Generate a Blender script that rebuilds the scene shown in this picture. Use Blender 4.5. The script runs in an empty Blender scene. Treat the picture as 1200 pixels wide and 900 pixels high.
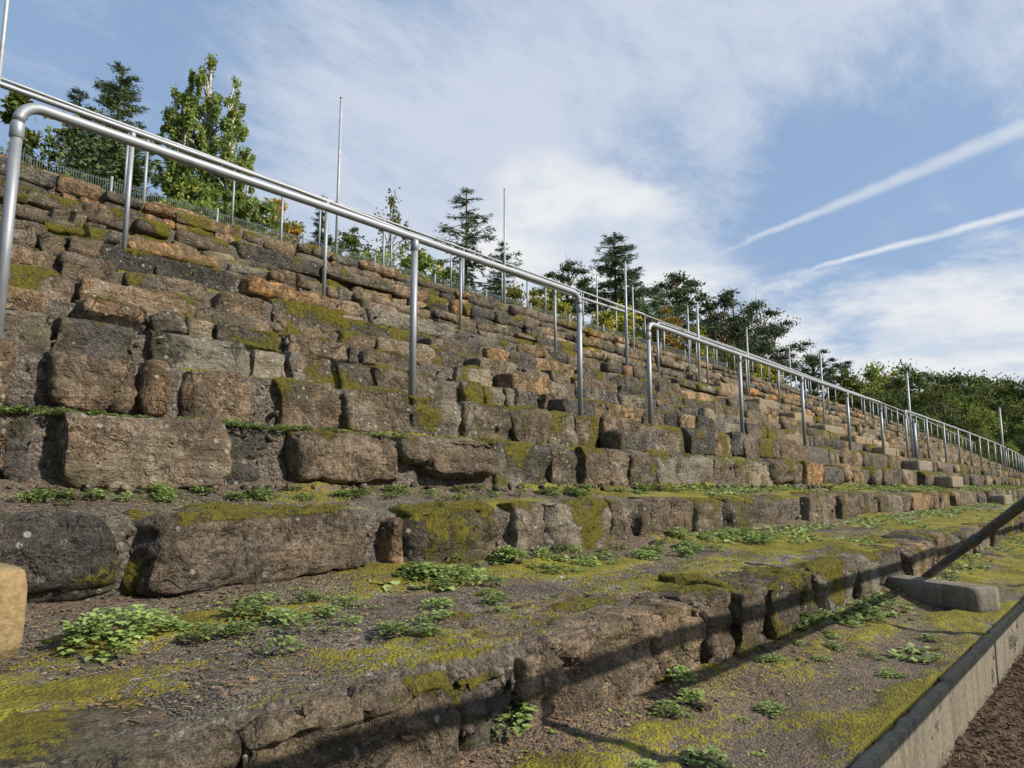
import bpy, math, random
import numpy as np
from mathutils import Vector, Matrix

rng = np.random.default_rng(7)
random.seed(7)
scene = bpy.context.scene
col = scene.collection

# ------------------------------------------------------------------ camera
FPX = 852.0
PITCH = math.atan(120 / FPX)
TH = math.radians(40.5)
cam_data = bpy.data.cameras.new("camera")
cam_data.sensor_width = 36.0
cam_data.lens = 36.0 * FPX / 1200.0
cam_data.clip_start = 0.02
cam_data.clip_end = 6000
cam = bpy.data.objects.new("camera", cam_data)
col.objects.link(cam)
fwd = Vector((math.cos(TH) * math.cos(PITCH), math.sin(TH) * math.cos(PITCH), math.sin(PITCH)))
cam.rotation_euler = fwd.to_track_quat('-Z', 'Y').to_euler()
cam.location = (0, 0, 0)
scene.camera = cam

# ------------------------------------------------------------------ light
SUN_EL = math.radians(33)
sx, sy = 0.42, -0.908
SKY_STRENGTH = 0.078
SUN_STRENGTH = 4.8
sl = bpy.data.lights.new("sun", 'SUN')
sl.energy = SUN_STRENGTH
sl.angle = math.radians(0.5)
sl.color = (1.0, 0.93, 0.82)
so = bpy.data.objects.new("sun", sl)
col.objects.link(so)
sdir = Vector((sx * math.cos(SUN_EL), sy * math.cos(SUN_EL), math.sin(SUN_EL))).normalized()
so.rotation_euler = sdir.to_track_quat('Z', 'Y').to_euler()
so.location = (20, -30, 30)

scene.view_settings.view_transform = 'Standard'
scene.view_settings.look = 'None'
scene.view_settings.exposure = 0.50
scene.view_settings.gamma = 1.0
try:
    scene.view_settings.use_curve_mapping = False
except Exception:
    pass


class NT:
    """small helper round a node tree"""
    def __init__(self, tree):
        self.t = tree
        self.n = tree.nodes
        self.l = tree.links

    def set(self, sock, v):
        if isinstance(v, bpy.types.NodeSocket):
            self.l.new(v, sock)
        elif v is not None:
            if hasattr(sock, 'default_value'):
                try:
                    sock.default_value = v
                except Exception:
                    sock.default_value = (v, v, v)

    def math(self, op, a, b=None, c=None, clamp=False):
        m = self.n.new('ShaderNodeMath')
        m.operation = op
        m.use_clamp = clamp
        self.set(m.inputs[0], a)
        if b is not None: self.set(m.inputs[1], b)
        if c is not None: self.set(m.inputs[2], c)
        return m.outputs[0]

    def vmath(self, op, a, b=None, out=0):
        m = self.n.new('ShaderNodeVectorMath')
        m.operation = op
        self.set(m.inputs[0], a)
        if b is not None: self.set(m.inputs[1], b)
        return m.outputs[out]

    def noise(self, vec, scale, detail=4, rough=0.55, dist=0.0):
        m = self.n.new('ShaderNodeTexNoise')
        self.set(m.inputs['Vector'], vec)
        m.inputs['Scale'].default_value = scale
        m.inputs['Detail'].default_value = detail
        m.inputs['Roughness'].default_value = rough
        m.inputs['Distortion'].default_value = dist
        return m.outputs[0]

    def voro(self, vec, scale, feature='F1', out='Distance'):
        m = self.n.new('ShaderNodeTexVoronoi')
        m.feature = feature
        self.set(m.inputs['Vector'], vec)
        m.inputs['Scale'].default_value = scale
        return m.outputs[out]

    def smooth(self, x, a, b, lo=0.0, hi=1.0):
        m = self.n.new('ShaderNodeMapRange')
        m.interpolation_type = 'SMOOTHSTEP'
        self.set(m.inputs[0], x)
        m.inputs[1].default_value = a
        m.inputs[2].default_value = b
        m.inputs[3].default_value = lo
        m.inputs[4].default_value = hi
        return m.outputs[0]

    def mix(self, f, a, b, mode='MIX'):
        m = self.n.new('ShaderNodeMix')
        m.data_type = 'RGBA'
        m.blend_type = mode
        self.set(m.inputs[0], f)
        for s, v in ((m.inputs[6], a), (m.inputs[7], b)):
            if isinstance(v, tuple) and len(v) == 3: v = (*v, 1)
            self.set(s, v)
        return m.outputs[2]

    def ramp(self, x, stops):
        m = self.n.new('ShaderNodeValToRGB')
        e = m.color_ramp.elements
        while len(e) < len(stops): e.new(0.5)
        for i, (p, c) in enumerate(stops):
            e[i].position = p
            e[i].color = (*c, 1)
        self.set(m.inputs[0], x)
        return m.outputs[0]


# ------------------------------------------------------------------ sky
world = bpy.data.worlds.new("World")
scene.world = world
world.use_nodes = True
W = NT(world.node_tree)
W.n.clear()
wout = W.n.new('ShaderNodeOutputWorld')
bg = W.n.new('ShaderNodeBackground')
bg.inputs[1].default_value = SKY_STRENGTH
W.l.new(bg.outputs[0], wout.inputs[0])
sky = W.n.new('ShaderNodeTexSky')
sky.sky_type = 'NISHITA'
sky.sun_disc = False
sky.sun_elevation = SUN_EL
sky.sun_rotation = math.atan2(sx, sy)
sky.air_density = 1.0
sky.dust_density = 1.2
sky.ozone_density = 1.5
tc = W.n.new('ShaderNodeTexCoord')
D = W.vmath('NORMALIZE', tc.outputs['Generated'])
sep = W.n.new('ShaderNodeSeparateXYZ')
W.l.new(D, sep.inputs[0])
zc = W.math('MAXIMUM', sep.outputs[2], 0.0)
den = W.math('ADD', zc, 0.12)
cu = W.math('DIVIDE', sep.outputs[0], den)
cv = W.math('DIVIDE', sep.outputs[1], den)
comb = W.n.new('ShaderNodeCombineXYZ')
W.l.new(cu, comb.inputs[0]); W.l.new(cv, comb.inputs[1])
P = comb.outputs[0]
# streaky cirrus: rotate and stretch the cloud plane
mp = W.n.new('ShaderNodeMapping')
mp.inputs['Rotation'].default_value = (0, 0, math.radians(-28))
mp.inputs['Scale'].default_value = (0.80, 1.45, 1)
W.l.new(P, mp.inputs[0])
cir = W.noise(mp.outputs[0], 1.5, 14, 0.68, 0.45)
cir2 = W.noise(mp.outputs[0], 6.5, 10, 0.68, 0.3)
broad = W.noise(P, 0.5, 3, 0.5, 0.3)
puff = W.noise(P, 1.5, 12, 0.64, 0.12)


def blob(d, r0, r1, amt):
    """soft cloud mass round direction d; r0, r1 = radii in radians"""
    dt = W.vmath('DOT_PRODUCT', D, tuple(Vector(d).normalized()), 1)
    return W.smooth(dt, math.cos(r1), math.cos(r0), 0.0, amt)


def addup(lst):
    s = lst[0]
    for x in lst[1:]: s = W.math('ADD', s, x)
    return s


thin_bias = addup([
    blob((0.64, 0.58, 0.50), 0.05, 0.42, 0.10),
    blob((0.80, 0.30, 0.50), 0.05, 0.40, 0.12),
    blob((0.58, 0.70, 0.37), 0.02, 0.32, 0.15),
    blob((0.36, 0.78, 0.53), 0.05, 0.40, -0.10),
    blob((0.92, 0.22, 0.31), 0.02, 0.22, -0.24),
    blob((0.76, 0.47, 0.40), 0.01, 0.12, -0.08),
])
thin = W.math('ADD', W.math('ADD', W.math('MULTIPLY', cir, 0.7), W.math('MULTIPLY', broad, 0.3)), thin_bias)
thin = W.math('ADD', thin, W.math('MULTIPLY', W.math('SUBTRACT', cir2, 0.5), 0.36))
thin = W.smooth(thin, 0.38, 0.74, 0.16, 0.90)
thick_bias = addup([
    blob((0.755, 0.569, 0.315), 0.01, 0.17, 0.34),
    blob((0.835, 0.46, 0.30), 0.01, 0.11, 0.26),
    blob((0.978, 0.10, 0.17), 0.03, 0.15, 0.32),
    blob((0.955, 0.25, 0.15), 0.02, 0.16, 0.28),
    blob((0.90, 0.40, 0.19), 0.02, 0.14, 0.22),
    blob((0.62, 0.72, 0.22), 0.02, 0.22, 0.22),
    blob((0.94, -0.1, 0.22), 0.02, 0.15, 0.2),
])
thick = W.math('ADD', puff, thick_bias)
low = W.smooth(sep.outputs[2], 0.30, 0.02, 0.0, 0.10)
thick = W.math('ADD', thick, low)
thick = W.smooth(thick, 0.60, 0.86, 0.0, 0.97)


def contrail(d1, d2, w1, w2, amt):
    d1 = Vector(d1).normalized(); d2 = Vector(d2).normalized()
    n = d1.cross(d2).normalized()
    t = (d2 - d1 * d1.dot(d2)).normalized()
    dist = W.math('ABSOLUTE', W.math('ADD', W.vmath('DOT_PRODUCT', D, tuple(n), 1),
                                     W.math('MULTIPLY', W.math('SUBTRACT', cir2, 0.5), 0.011)))
    along = W.vmath('DOT_PRODUCT', D, tuple(t), 1)
    L = d2.dot(t)
    f = W.smooth(along, 0.0, L, 0.0, 1.0)
    wd = W.math('ADD', W.math('MULTIPLY', f, w2 - w1), w1)
    q = W.math('DIVIDE', dist, wd)
    m = W.smooth(q, 0.1, 1.3, 1.0, 0.0)
    s = W.smooth(along, -0.02, L * 0.35, 0.0, 1.0)
    brk = W.smooth(W.math('ADD', cir2, W.math('MULTIPLY', puff, .5)), .45, .85, .45, 1.1)
    return W.math('MULTIPLY', W.math('MULTIPLY', m, W.math('MULTIPLY', s, brk)), amt)


c1 = contrail((0.861, 0.417, 0.291), (0.922, 0.059, 0.384), 0.003, 0.0105, 0.62)
c2 = contrail((0.908, 0.324, 0.265), (0.951, 0.069, 0.300), 0.003, 0.0055, 0.80)
skyc = W.mix(0.55, sky.outputs[0], (2.5, 4.3, 7.2))
K = 1.0
c = W.mix(thin, skyc, (5.8, 6.35, 7.35))
tone = W.noise(P, 2.2, 6, 0.6)
tc_col = W.mix(W.smooth(tone, 0.35, 0.6), (5.6, 6.3, 7.3), (7.7, 7.8, 8.0))
c = W.mix(c1, c, (6.4, 6.9, 7.7))
c = W.mix(thick, c, tc_col)
c = W.mix(c2, c, (7.0, 7.4, 8.0))
W.l.new(c, bg.inputs[0])


# ------------------------------------------------------------------ mesh and noise helpers
def _h(ix, iy, iz, s):
    n = (ix * 374761393 + iy * 668265263 + iz * 2147483647 * 0 + iz * 1274126177 + s * 974634777) & 0xFFFFFFFF
    n = ((n ^ (n >> 13)) * 1103515245) & 0xFFFFFFFF
    n = (n ^ (n >> 16)) & 0xFFFFFFFF
    n = (n * 2246822519) & 0xFFFFFFFF
    n = n ^ (n >> 15)
    return (n & 0xFFFFFF) / float(0x7FFFFF) - 1.0


def vnoise(p, s=0):
    p = np.asarray(p, float)
    i = np.floor(p).astype(np.int64)
    f = p - i
    f = f * f * (3 - 2 * f)
    x, y, z = i[..., 0], i[..., 1], i[..., 2]
    fx, fy, fz = f[..., 0], f[..., 1], f[..., 2]
    def L(a, b, t): return a + (b - a) * t
    a = L(L(_h(x, y, z, s), _h(x + 1, y, z, s), fx), L(_h(x, y + 1, z, s), _h(x + 1, y + 1, z, s), fx), fy)
    b = L(L(_h(x, y, z + 1, s), _h(x + 1, y, z + 1, s), fx), L(_h(x, y + 1, z + 1, s), _h(x + 1, y + 1, z + 1, s), fx), fy)
    return L(a, b, fz)


def fbm(p, s=0, o=3, g=0.5):
    r = 0; a = 1; t = 0
    p = np.asarray(p, float)
    for k in range(o):
        r = r + a * vnoise(p * (2.03 ** k) + 17.3 * k, s + k)
        t += a
        a *= g
    return r / t


def sstep(a, b, x):
    t = np.clip((x - a) / (b - a), 0, 1)
    return t * t * (3 - 2 * t)


def new_mesh(name, V, F, attr=None, smooth=True):
    """V (n,3); F a list of arrays of faces (each (m,3) or (m,4)); attr (n,4) point colours"""
    if not isinstance(F, list): F = [F]
    F = [np.asarray(f, np.int32) for f in F if len(f)]
    me = bpy.data.meshes.new(name)
    V = np.ascontiguousarray(V, dtype=np.float32)
    me.vertices.add(len(V))
    me.vertices.foreach_set('co', V.ravel())
    lv = np.concatenate([f.ravel() for f in F])
    ls = []; lt = []; o = 0
    for f in F:
        k = f.shape[1]
        ls.append(o + np.arange(len(f)) * k)
        lt.append(np.full(len(f), k))
        o += f.size
    me.loops.add(len(lv))
    me.loops.foreach_set('vertex_index', lv)
    ls = np.concatenate(ls).astype(np.int32)
    me.polygons.add(len(ls))
    me.polygons.foreach_set('loop_start', ls)
    me.polygons.foreach_set('loop_total', np.concatenate(lt).astype(np.int32))
    if smooth:
        me.polygons.foreach_set('use_smooth', np.ones(len(ls), bool))
    if attr is not None:
        a = me.color_attributes.new('data', 'FLOAT_COLOR', 'POINT')
        a.data.foreach_set('color', np.ascontiguousarray(attr, dtype=np.float32).ravel())
    me.update(calc_edges=True)
    me.validate()
    return me


def link(name, me, m=None, parent=None, loc=(0, 0, 0), rotz=0.0):
    o = bpy.data.objects.new(name, me)
    col.objects.link(o)
    o.location = loc
    o.rotation_euler = (0, 0, rotz)
    if m is not None and me is not None and not me.materials:
        me.materials.append(m)
    if parent is not None:
        o.parent = parent
    return o


def tag(o, label=None, cat=None, group=None, kind=None):
    if label: o['label'] = label
    if cat: o['category'] = cat
    if group: o['group'] = group
    if kind: o['kind'] = kind
    return o


def empty(name, loc, label, cat, group=None, rotz=0.0, kind=None):
    o = link(name, None, None, None, loc, rotz)
    o.empty_display_size = 0.2
    return tag(o, label, cat, group, kind)


class MB:
    """collects vertices, faces and attributes"""
    def __init__(self):
        self.v = []; self.q = []; self.t = []; self.a = []; self.n = 0

    def add(self, v, q=None, t=None, a=None):
        v = np.asarray(v, float)
        if q is not None and len(q): self.q.append(np.asarray(q) + self.n)
        if t is not None and len(t): self.t.append(np.asarray(t) + self.n)
        self.v.append(v)
        if a is None: a = np.zeros((len(v), 4))
        self.a.append(np.broadcast_to(a, (len(v), 4)))
        self.n += len(v)

    def mesh(self, name, smooth=True, off=(0, 0, 0)):
        F = []
        if self.q: F.append(np.concatenate(self.q))
        if self.t: F.append(np.concatenate(self.t))
        return new_mesh(name, np.concatenate(self.v) - np.array(off), F, np.concatenate(self.a), smooth)


def tube(pts, rad, sides=12, cap=True):
    pts = np.asarray(pts, float)
    n = len(pts)
    rad = np.broadcast_to(np.asarray(rad, float), (n,))
    tang = np.gradient(pts, axis=0)
    tang /= np.linalg.norm(tang, axis=1)[:, None] + 1e-12
    ref = np.array([0.0, 0.0, 1.0]) if abs(tang[0][2]) < 0.9 else np.array([1.0, 0.0, 0.0])
    u = np.cross(tang[0], ref); u /= np.linalg.norm(u)
    V = []
    ang = np.linspace(0, 2 * math.pi, sides, endpoint=False)
    for i in range(n):
        u = u - tang[i] * u.dot(tang[i]); u /= np.linalg.norm(u) + 1e-12
        w = np.cross(tang[i], u)
        V.append(pts[i] + rad[i] * (np.cos(ang)[:, None] * u + np.sin(ang)[:, None] * w))
    V = np.concatenate(V)
    Q = []
    k = np.arange(sides)
    for i in range(n - 1):
        a = i * sides + k; b = i * sides + (k + 1) % sides
        Q.append(np.stack([a, b, b + sides, a + sides], 1))
    Q = np.concatenate(Q)
    T = []
    if cap:
        c0 = len(V); V = np.vstack([V, pts[0], pts[-1]])
        T.append(np.stack([(k + 1) % sides, k, np.full(sides, c0)], 1))
        e = (n - 1) * sides
        T.append(np.stack([e + k, e + (k + 1) % sides, np.full(sides, c0 + 1)], 1))
        T = np.concatenate(T)
    return V, Q, T


_tpl = {}


def box_grid(nx, ny, nz):
    """surface grid of the cube [-1,1]^3 with shared vertices"""
    key = (nx, ny, nz)
    if key in _tpl: return _tpl[key]
    idx = {}
    V = []
    def vid(i, j, k):
        t = (i, j, k)
        r = idx.get(t)
        if r is None:
            r = idx[t] = len(V)
            V.append((2 * i / nx - 1, 2 * j / ny - 1, 2 * k / nz - 1))
        return r
    Q = []
    for i in range(nx):
        for k in range(nz):
            Q.append((vid(i, 0, k), vid(i + 1, 0, k), vid(i + 1, 0, k + 1), vid(i, 0, k + 1)))
            Q.append((vid(i, ny, k), vid(i, ny, k + 1), vid(i + 1, ny, k + 1), vid(i + 1, ny, k)))
    for i in range(nx):
        for j in range(ny):
            Q.append((vid(i, j, nz), vid(i + 1, j, nz), vid(i + 1, j + 1, nz), vid(i, j + 1, nz)))
            Q.append((vid(i, j, 0), vid(i, j + 1, 0), vid(i + 1, j + 1, 0), vid(i + 1, j, 0)))
    for j in range(ny):
        for k in range(nz):
            Q.append((vid(0, j, k), vid(0, j, k + 1), vid(0, j + 1, k + 1), vid(0, j + 1, k)))
            Q.append((vid(nx, j, k), vid(nx, j + 1, k), vid(nx, j + 1, k + 1), vid(nx, j, k + 1)))
    _tpl[key] = (np.array(V), np.array(Q))
    return _tpl[key]


def curve(X):
    """the terrace bends very slightly away along its length"""
    X = np.asarray(X, float)
    a = 0.0009 * np.clip(X - 12, 0, 33) ** 2
    return a + 0.06 * np.clip(X - 45, 0, None)


def box(x0, x1, y0, y1, z0, z1, bev=0.01, n=(2, 2, 2)):
    V, Q = box_grid(*n)
    h = np.array([(x1 - x0) / 2, (y1 - y0) / 2, (z1 - z0) / 2])
    c = np.array([(x1 + x0) / 2, (y1 + y0) / 2, (z1 + z0) / 2])
    return V * h + c, Q


# ------------------------------------------------------------------ materials
def mat(name):
    m = bpy.data.materials.new(name)
    m.use_nodes = True
    t = NT(m.node_tree)
    b = t.n['Principled BSDF']
    return m, t, b


def bump(t, b, h, dist, strength=1.0):
    n = t.n.new('ShaderNodeBump')
    n.inputs['Distance'].default_value = dist
    n.inputs['Strength'].default_value = strength
    t.l.new(h, n.inputs['Height'])
    t.l.new(n.outputs[0], b.inputs['Normal'])


def attr(t):
    a = t.n.new('ShaderNodeAttribute')
    a.attribute_name = 'data'
    s = t.n.new('ShaderNodeSeparateColor')
    t.l.new(a.outputs['Color'], s.inputs[0])
    return s.outputs[0], s.outputs[1], s.outputs[2], a.outputs['Alpha']


MOSS_A = (0.115, 0.095, 0.015)
MOSS_B = (0.27, 0.235, 0.032)


def geo_pos(t):
    g = t.n.new('ShaderNodeNewGeometry')
    return g.outputs['Position'], g.outputs['Normal']


def make_stone_mat():
    m, t, b = mat('weathered_sandstone')
    pos, nor = geo_pos(t)
    R, G, B, A = attr(t)
    n1 = t.noise(pos, 2.3, 5, 0.6, 0.3)
    n2 = t.noise(pos, 9.0, 6, 0.65, 0.4)
    n3 = t.noise(pos, 46.0, 6, 0.7)
    n4 = t.noise(pos, 190.0, 3, 0.7)
    mpn = t.n.new('ShaderNodeMapping')
    mpn.inputs['Scale'].default_value = (2.0, 2.0, 11.0)
    t.l.new(pos, mpn.inputs[0])
    strata = t.noise(mpn.outputs[0], 2.2, 5, 0.6, 0.8)
    x = t.math('ADD', t.math('ADD', R, 0.05), t.math('MULTIPLY', t.math('SUBTRACT', n1, 0.5), 0.95))
    x = t.math('ADD', x, t.math('MULTIPLY', t.math('SUBTRACT', strata, 0.5), 0.30))
    x = t.math('ADD', x, t.math('MULTIPLY', t.math('SUBTRACT', n2, 0.5), 0.60))
    c = t.ramp(x, [(0.0, (0.060, 0.055, 0.049)), (0.22, (0.105, 0.092, 0.075)), (0.40, (0.158, 0.120, 0.083)),
                   (0.62, (0.222, 0.156, 0.096)), (0.84, (0.305, 0.190, 0.095)), (1.0, (0.41, 0.20, 0.065))])
    # dark crust in blotches
    crust = t.smooth(t.math('ADD', t.math('MULTIPLY', n2, 0.6), t.math('MULTIPLY', n3, 0.4)), 0.485, 0.57)
    c = t.mix(t.math('MULTIPLY', crust, 0.74), c, (0.042, 0.037, 0.030))
    # fine grain
    g = t.smooth(n3, 0.32, 0.68, 0.40, 1.65)
    gg = t.smooth(n4, 0.32, 0.68, 0.55, 1.45)
    g = t.math('MULTIPLY', g, gg)
    g = t.math('MULTIPLY', g, t.math('ADD', t.math('MULTIPLY', B, 0.8), 0.6))
    cc = t.n.new('ShaderNodeCombineColor')
    for i in range(3): t.l.new(g, cc.inputs[i])
    c = t.mix(1.0, c, cc.outputs[0], 'MULTIPLY')
    # pale lichen spots
    sp = t.voro(t.vmath('ADD', pos, (0.3, 0.1, 0.7)), 21.0)
    lim = t.math('MULTIPLY', t.smooth(t.math('ADD', n2, t.math('MULTIPLY', A, 0.25)), 0.53, 0.66), 1.0)
    spot = t.math('MULTIPLY', t.smooth(t.math('ADD', sp, t.math('MULTIPLY', n3, 0.35)), 0.33, 0.42, 1.0, 0.0), lim)
    c = t.mix(t.math('MULTIPLY', spot, 0.7), c, (0.42, 0.42, 0.35))
    blot = t.smooth(t.math('ADD', n1, t.math('MULTIPLY', A, 0.3)), 0.70, 0.80)
    c = t.mix(t.math('MULTIPLY', blot, t.math('MULTIPLY', n3, 0.8)), c, (0.34, 0.31, 0.24))
    # olive film, then moss
    film = t.smooth(t.noise(pos, 5.3, 5, 0.65), 0.50, 0.66)
    c = t.mix(t.math('MULTIPLY', film, 0.45), c, (0.11, 0.105, 0.045))
    mm = t.math('ADD', G, t.math('MULTIPLY', t.math('SUBTRACT', n3, 0.5), 0.9))
    mm = t.smooth(mm, 0.40, 0.62)
    mc = t.mix(t.smooth(n3, 0.3, 0.65), MOSS_A, MOSS_B)
    c = t.mix(mm, c, mc)
    t.l.new(c, b.inputs['Base Color'])
    b.inputs['Roughness'].default_value = 0.9
    b.inputs['Specular IOR Level'].default_value = 0.22
    wn = t.n.new('ShaderNodeTexNoise'); wn.inputs['Scale'].default_value = 6.0; wn.inputs['Detail'].default_value = 4
    t.l.new(pos, wn.inputs['Vector'])
    wv_ = t.vmath('ADD', pos, t.vmath('MULTIPLY', wn.outputs['Color'], (0.16, 0.16, 0.16)))
    ck = t.voro(wv_, 4.6, 'DISTANCE_TO_EDGE')
    ckm = t.math('MULTIPLY', t.smooth(ck, 0.0, 0.020, 1.0, 0.0), t.smooth(t.noise(pos, 3.1, 2, 0.5), 0.53, 0.62))
    c = t.mix(t.math('MULTIPLY', ckm, 0.65), c, (0.025, 0.021, 0.017))
    t.l.new(c, b.inputs['Base Color'])
    h = t.math('ADD', t.math('MULTIPLY', n2, 0.6), t.math('MULTIPLY', n3, 0.50))
    h = t.math('SUBTRACT', h, t.math('MULTIPLY', ckm, 0.5))
    h = t.math('ADD', h, t.math('MULTIPLY', n4, 0.12))
    h = t.math('ADD', h, t.math('MULTIPLY', strata, 0.55))
    pit = t.smooth(t.voro(pos, 26.0), 0.0, 0.22)
    h = t.math('ADD', h, t.math('MULTIPLY', pit, t.math('MULTIPLY', lim, 0.35)))
    h = t.math('ADD', h, t.math('MULTIPLY', mm, t.math('MULTIPLY', n4, 0.8)))
    bump(t, b, h, 0.06, 1.0)
    return m


def make_gravel_mat():
    m, t, b = mat('gravel_and_moss')
    pos, nor = geo_pos(t)
    R, G, B, A = attr(t)
    n1 = t.noise(pos, 3.0, 5, 0.6, 0.3)
    n3 = t.noise(pos, 38.0, 6, 0.7)
    n4 = t.noise(pos, 140.0, 4, 0.7)
    vc = t.voro(pos, 125.0, out='Color')
    vd = t.voro(pos, 125.0)
    s = t.n.new('ShaderNodeSeparateColor'); t.l.new(vc, s.inputs[0])
    peb = t.ramp(s.outputs[0], [(0.0, (0.050, 0.045, 0.037)), (0.45, (0.125, 0.112, 0.090)), (0.85, (0.21, 0.188, 0.150)), (1.0, (0.40, 0.37, 0.30))])
    soil = t.mix(n1, (0.060, 0.049, 0.036), (0.16, 0.125, 0.088))
    c = t.mix(t.smooth(n3, 0.35, 0.6), peb, soil)
    g1 = t.smooth(n1, 0.3, 0.7, 0.8, 1.5)
    cg = t.n.new('ShaderNodeCombineColor')
    for i in range(3): t.l.new(g1, cg.inputs[i])
    c = t.mix(1.0, c, cg.outputs[0], 'MULTIPLY')
    c = t.mix(t.math('MULTIPLY', A, 0.85), c, t.mix(t.smooth(n3, 0.35, 0.65), (0.07, 0.052, 0.04), (0.24, 0.17, 0.115)))
    mm = t.math('ADD', G, t.math('MULTIPLY', t.math('SUBTRACT', n3, 0.5), 1.7))
    mm = t.math('ADD', mm, t.math('MULTIPLY', t.math('SUBTRACT', n4, 0.5), 0.9))
    mm = t.smooth(mm, 0.42, 0.64)
    mc = t.mix(t.smooth(t.math('ADD', t.math('MULTIPLY', n3, 0.5), t.math('MULTIPLY', n1, 0.5)), 0.38, 0.62), MOSS_A, (0.27, 0.24, 0.03))
    c = t.mix(mm, c, mc)
    t.l.new(c, b.inputs['Base Color'])
    b.inputs['Roughness'].default_value = 0.93
    b.inputs['Specular IOR Level'].default_value = 0.2
    h = t.math('ADD', t.math('MULTIPLY', vd, -0.55), t.math('MULTIPLY', n3, 1.1))
    h = t.math('ADD', h, t.math('MULTIPLY', n4, 0.5))
    bump(t, b, h, 0.016, 1.0)
    return m


def make_mortar_mat():
    m, t, b = mat('rubble_mortar')
    pos, nor = geo_pos(t)
    R, G, B, A = attr(t)
    n1 = t.noise(pos, 3.5, 5, 0.6, 0.4)
    n3 = t.noise(pos, 30.0, 6, 0.7, 0.3)
    n4 = t.noise(pos, 150.0, 3, 0.7)
    vc = t.voro(pos, 75.0, out='Color')
    s = t.n.new('ShaderNodeSeparateColor'); t.l.new(vc, s.inputs[0])
    c = t.mix(n1, (0.075, 0.066, 0.057), (0.19, 0.155, 0.12))
    c = t.mix(t.smooth(s.outputs[0], 0.6, 1.0, 0, 0.6), c, (0.28, 0.25, 0.21))
    g = t.smooth(n3, 0.25, 0.75, 0.45, 1.5)
    cc = t.n.new('ShaderNodeCombineColor')
    for i in range(3): t.l.new(g, cc.inputs[i])
    c = t.mix(1.0, c, cc.outputs[0], 'MULTIPLY')
    mm = t.smooth(t.math('ADD', G, t.math('MULTIPLY', t.math('SUBTRACT', n3, 0.5), 0.9)), 0.45, 0.65)
    c = t.mix(mm, c, t.mix(n3, MOSS_A, MOSS_B))
    t.l.new(c, b.inputs['Base Color'])
    b.inputs['Roughness'].default_value = 0.95
    b.inputs['Specular IOR Level'].default_value = 0.15
    vd = t.voro(pos, 75.0)
    h = t.math('ADD', t.math('MULTIPLY', vd, -0.6), t.math('MULTIPLY', n3, 1.4))
    h = t.math('ADD', h, t.math('MULTIPLY', n4, 0.3))
    bump(t, b, h, 0.03, 1.0)
    return m


def make_concrete_mat():
    m, t, b = mat('weathered_concrete')
    pos, nor = geo_pos(t)
    R, G, B, A = attr(t)
    n1 = t.noise(pos, 2.0, 5, 0.6, 0.3)
    n2 = t.noise(pos, 12.0, 5, 0.65)
    n3 = t.noise(pos, 60.0, 5, 0.7)
    mpn = t.n.new('ShaderNodeMapping')
    mpn.inputs['Scale'].default_value = (14.0, 14.0, 0.8)
    t.l.new(pos, mpn.inputs[0])
    streak = t.noise(mpn.outputs[0], 1.6, 4, 0.6)
    c = t.mix(n1, (0.12, 0.108, 0.085), (0.235, 0.208, 0.160))
    c = t.mix(R, c, t.mix(n2, (0.16, 0.105, 0.045), (0.40, 0.27, 0.11)))
    c = t.mix(t.smooth(streak, 0.45, 0.68, 0, 0.55), c, (0.085, 0.078, 0.062))
    c = t.mix(t.smooth(n2, 0.52, 0.68, 0, 0.5), c, (0.12, 0.11, 0.07))
    g = t.smooth(n3, 0.25, 0.75, 0.72, 1.25)
    cc = t.n.new('ShaderNodeCombineColor')
    for i in range(3): t.l.new(g, cc.inputs[i])
    c = t.mix(1.0, c, cc.outputs[0], 'MULTIPLY')
    mm = t.smooth(t.math('ADD', G, t.math('MULTIPLY', t.math('SUBTRACT', n3, 0.5), 0.9)), 0.45, 0.65)
    c = t.mix(mm, c, t.mix(n3, MOSS_A, MOSS_B))
    t.l.new(c, b.inputs['Base Color'])
    b.inputs['Roughness'].default_value = 0.9
    b.inputs['Specular IOR Level'].default_value = 0.2
    bump(t, b, t.math('ADD', n3, t.math('MULTIPLY', n2, 0.7)), 0.008, 0.8)
    return m


def make_metal_mat():
    m, t, b = mat('galvanised_steel')
    pos, nor = geo_pos(t)
    n1 = t.noise(pos, 7.0, 4, 0.6)
    n2 = t.noise(pos, 90.0, 3, 0.6)
    c = t.mix(n1, (0.20, 0.215, 0.235), (0.34, 0.355, 0.375))
    c = t.mix(t.smooth(n2, 0.5, 0.75, 0, 0.35), c, (0.20, 0.21, 0.22))
    c = t.mix(t.smooth(t.noise(pos, 2.6, 6, 0.7), 0.56, 0.72, 0, 0.6), c, (0.30, 0.27, 0.22))
    t.l.new(c, b.inputs['Base Color'])
    b.inputs['Metallic'].default_value = 0.55
    t.l.new(t.smooth(n1, 0.3, 0.7, 0.50, 0.68), b.inputs['Roughness'])
    bump(t, b, n2, 0.001, 0.4)
    return m


def simple_mat(name, c1, c2, scale=8.0, rough=0.8, metallic=0.0, bump_d=0.0):
    m, t, b = mat(name)
    pos, nor = geo_pos(t)
    n = t.noise(pos, scale, 5, 0.65)
    t.l.new(t.mix(t.smooth(n, 0.3, 0.7), c1, c2), b.inputs['Base Color'])
    b.inputs['Roughness'].default_value = rough
    b.inputs['Metallic'].default_value = metallic
    b.inputs['Specular IOR Level'].default_value = 0.3
    if bump_d: bump(t, b, n, bump_d, 1.0)
    return m


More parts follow.
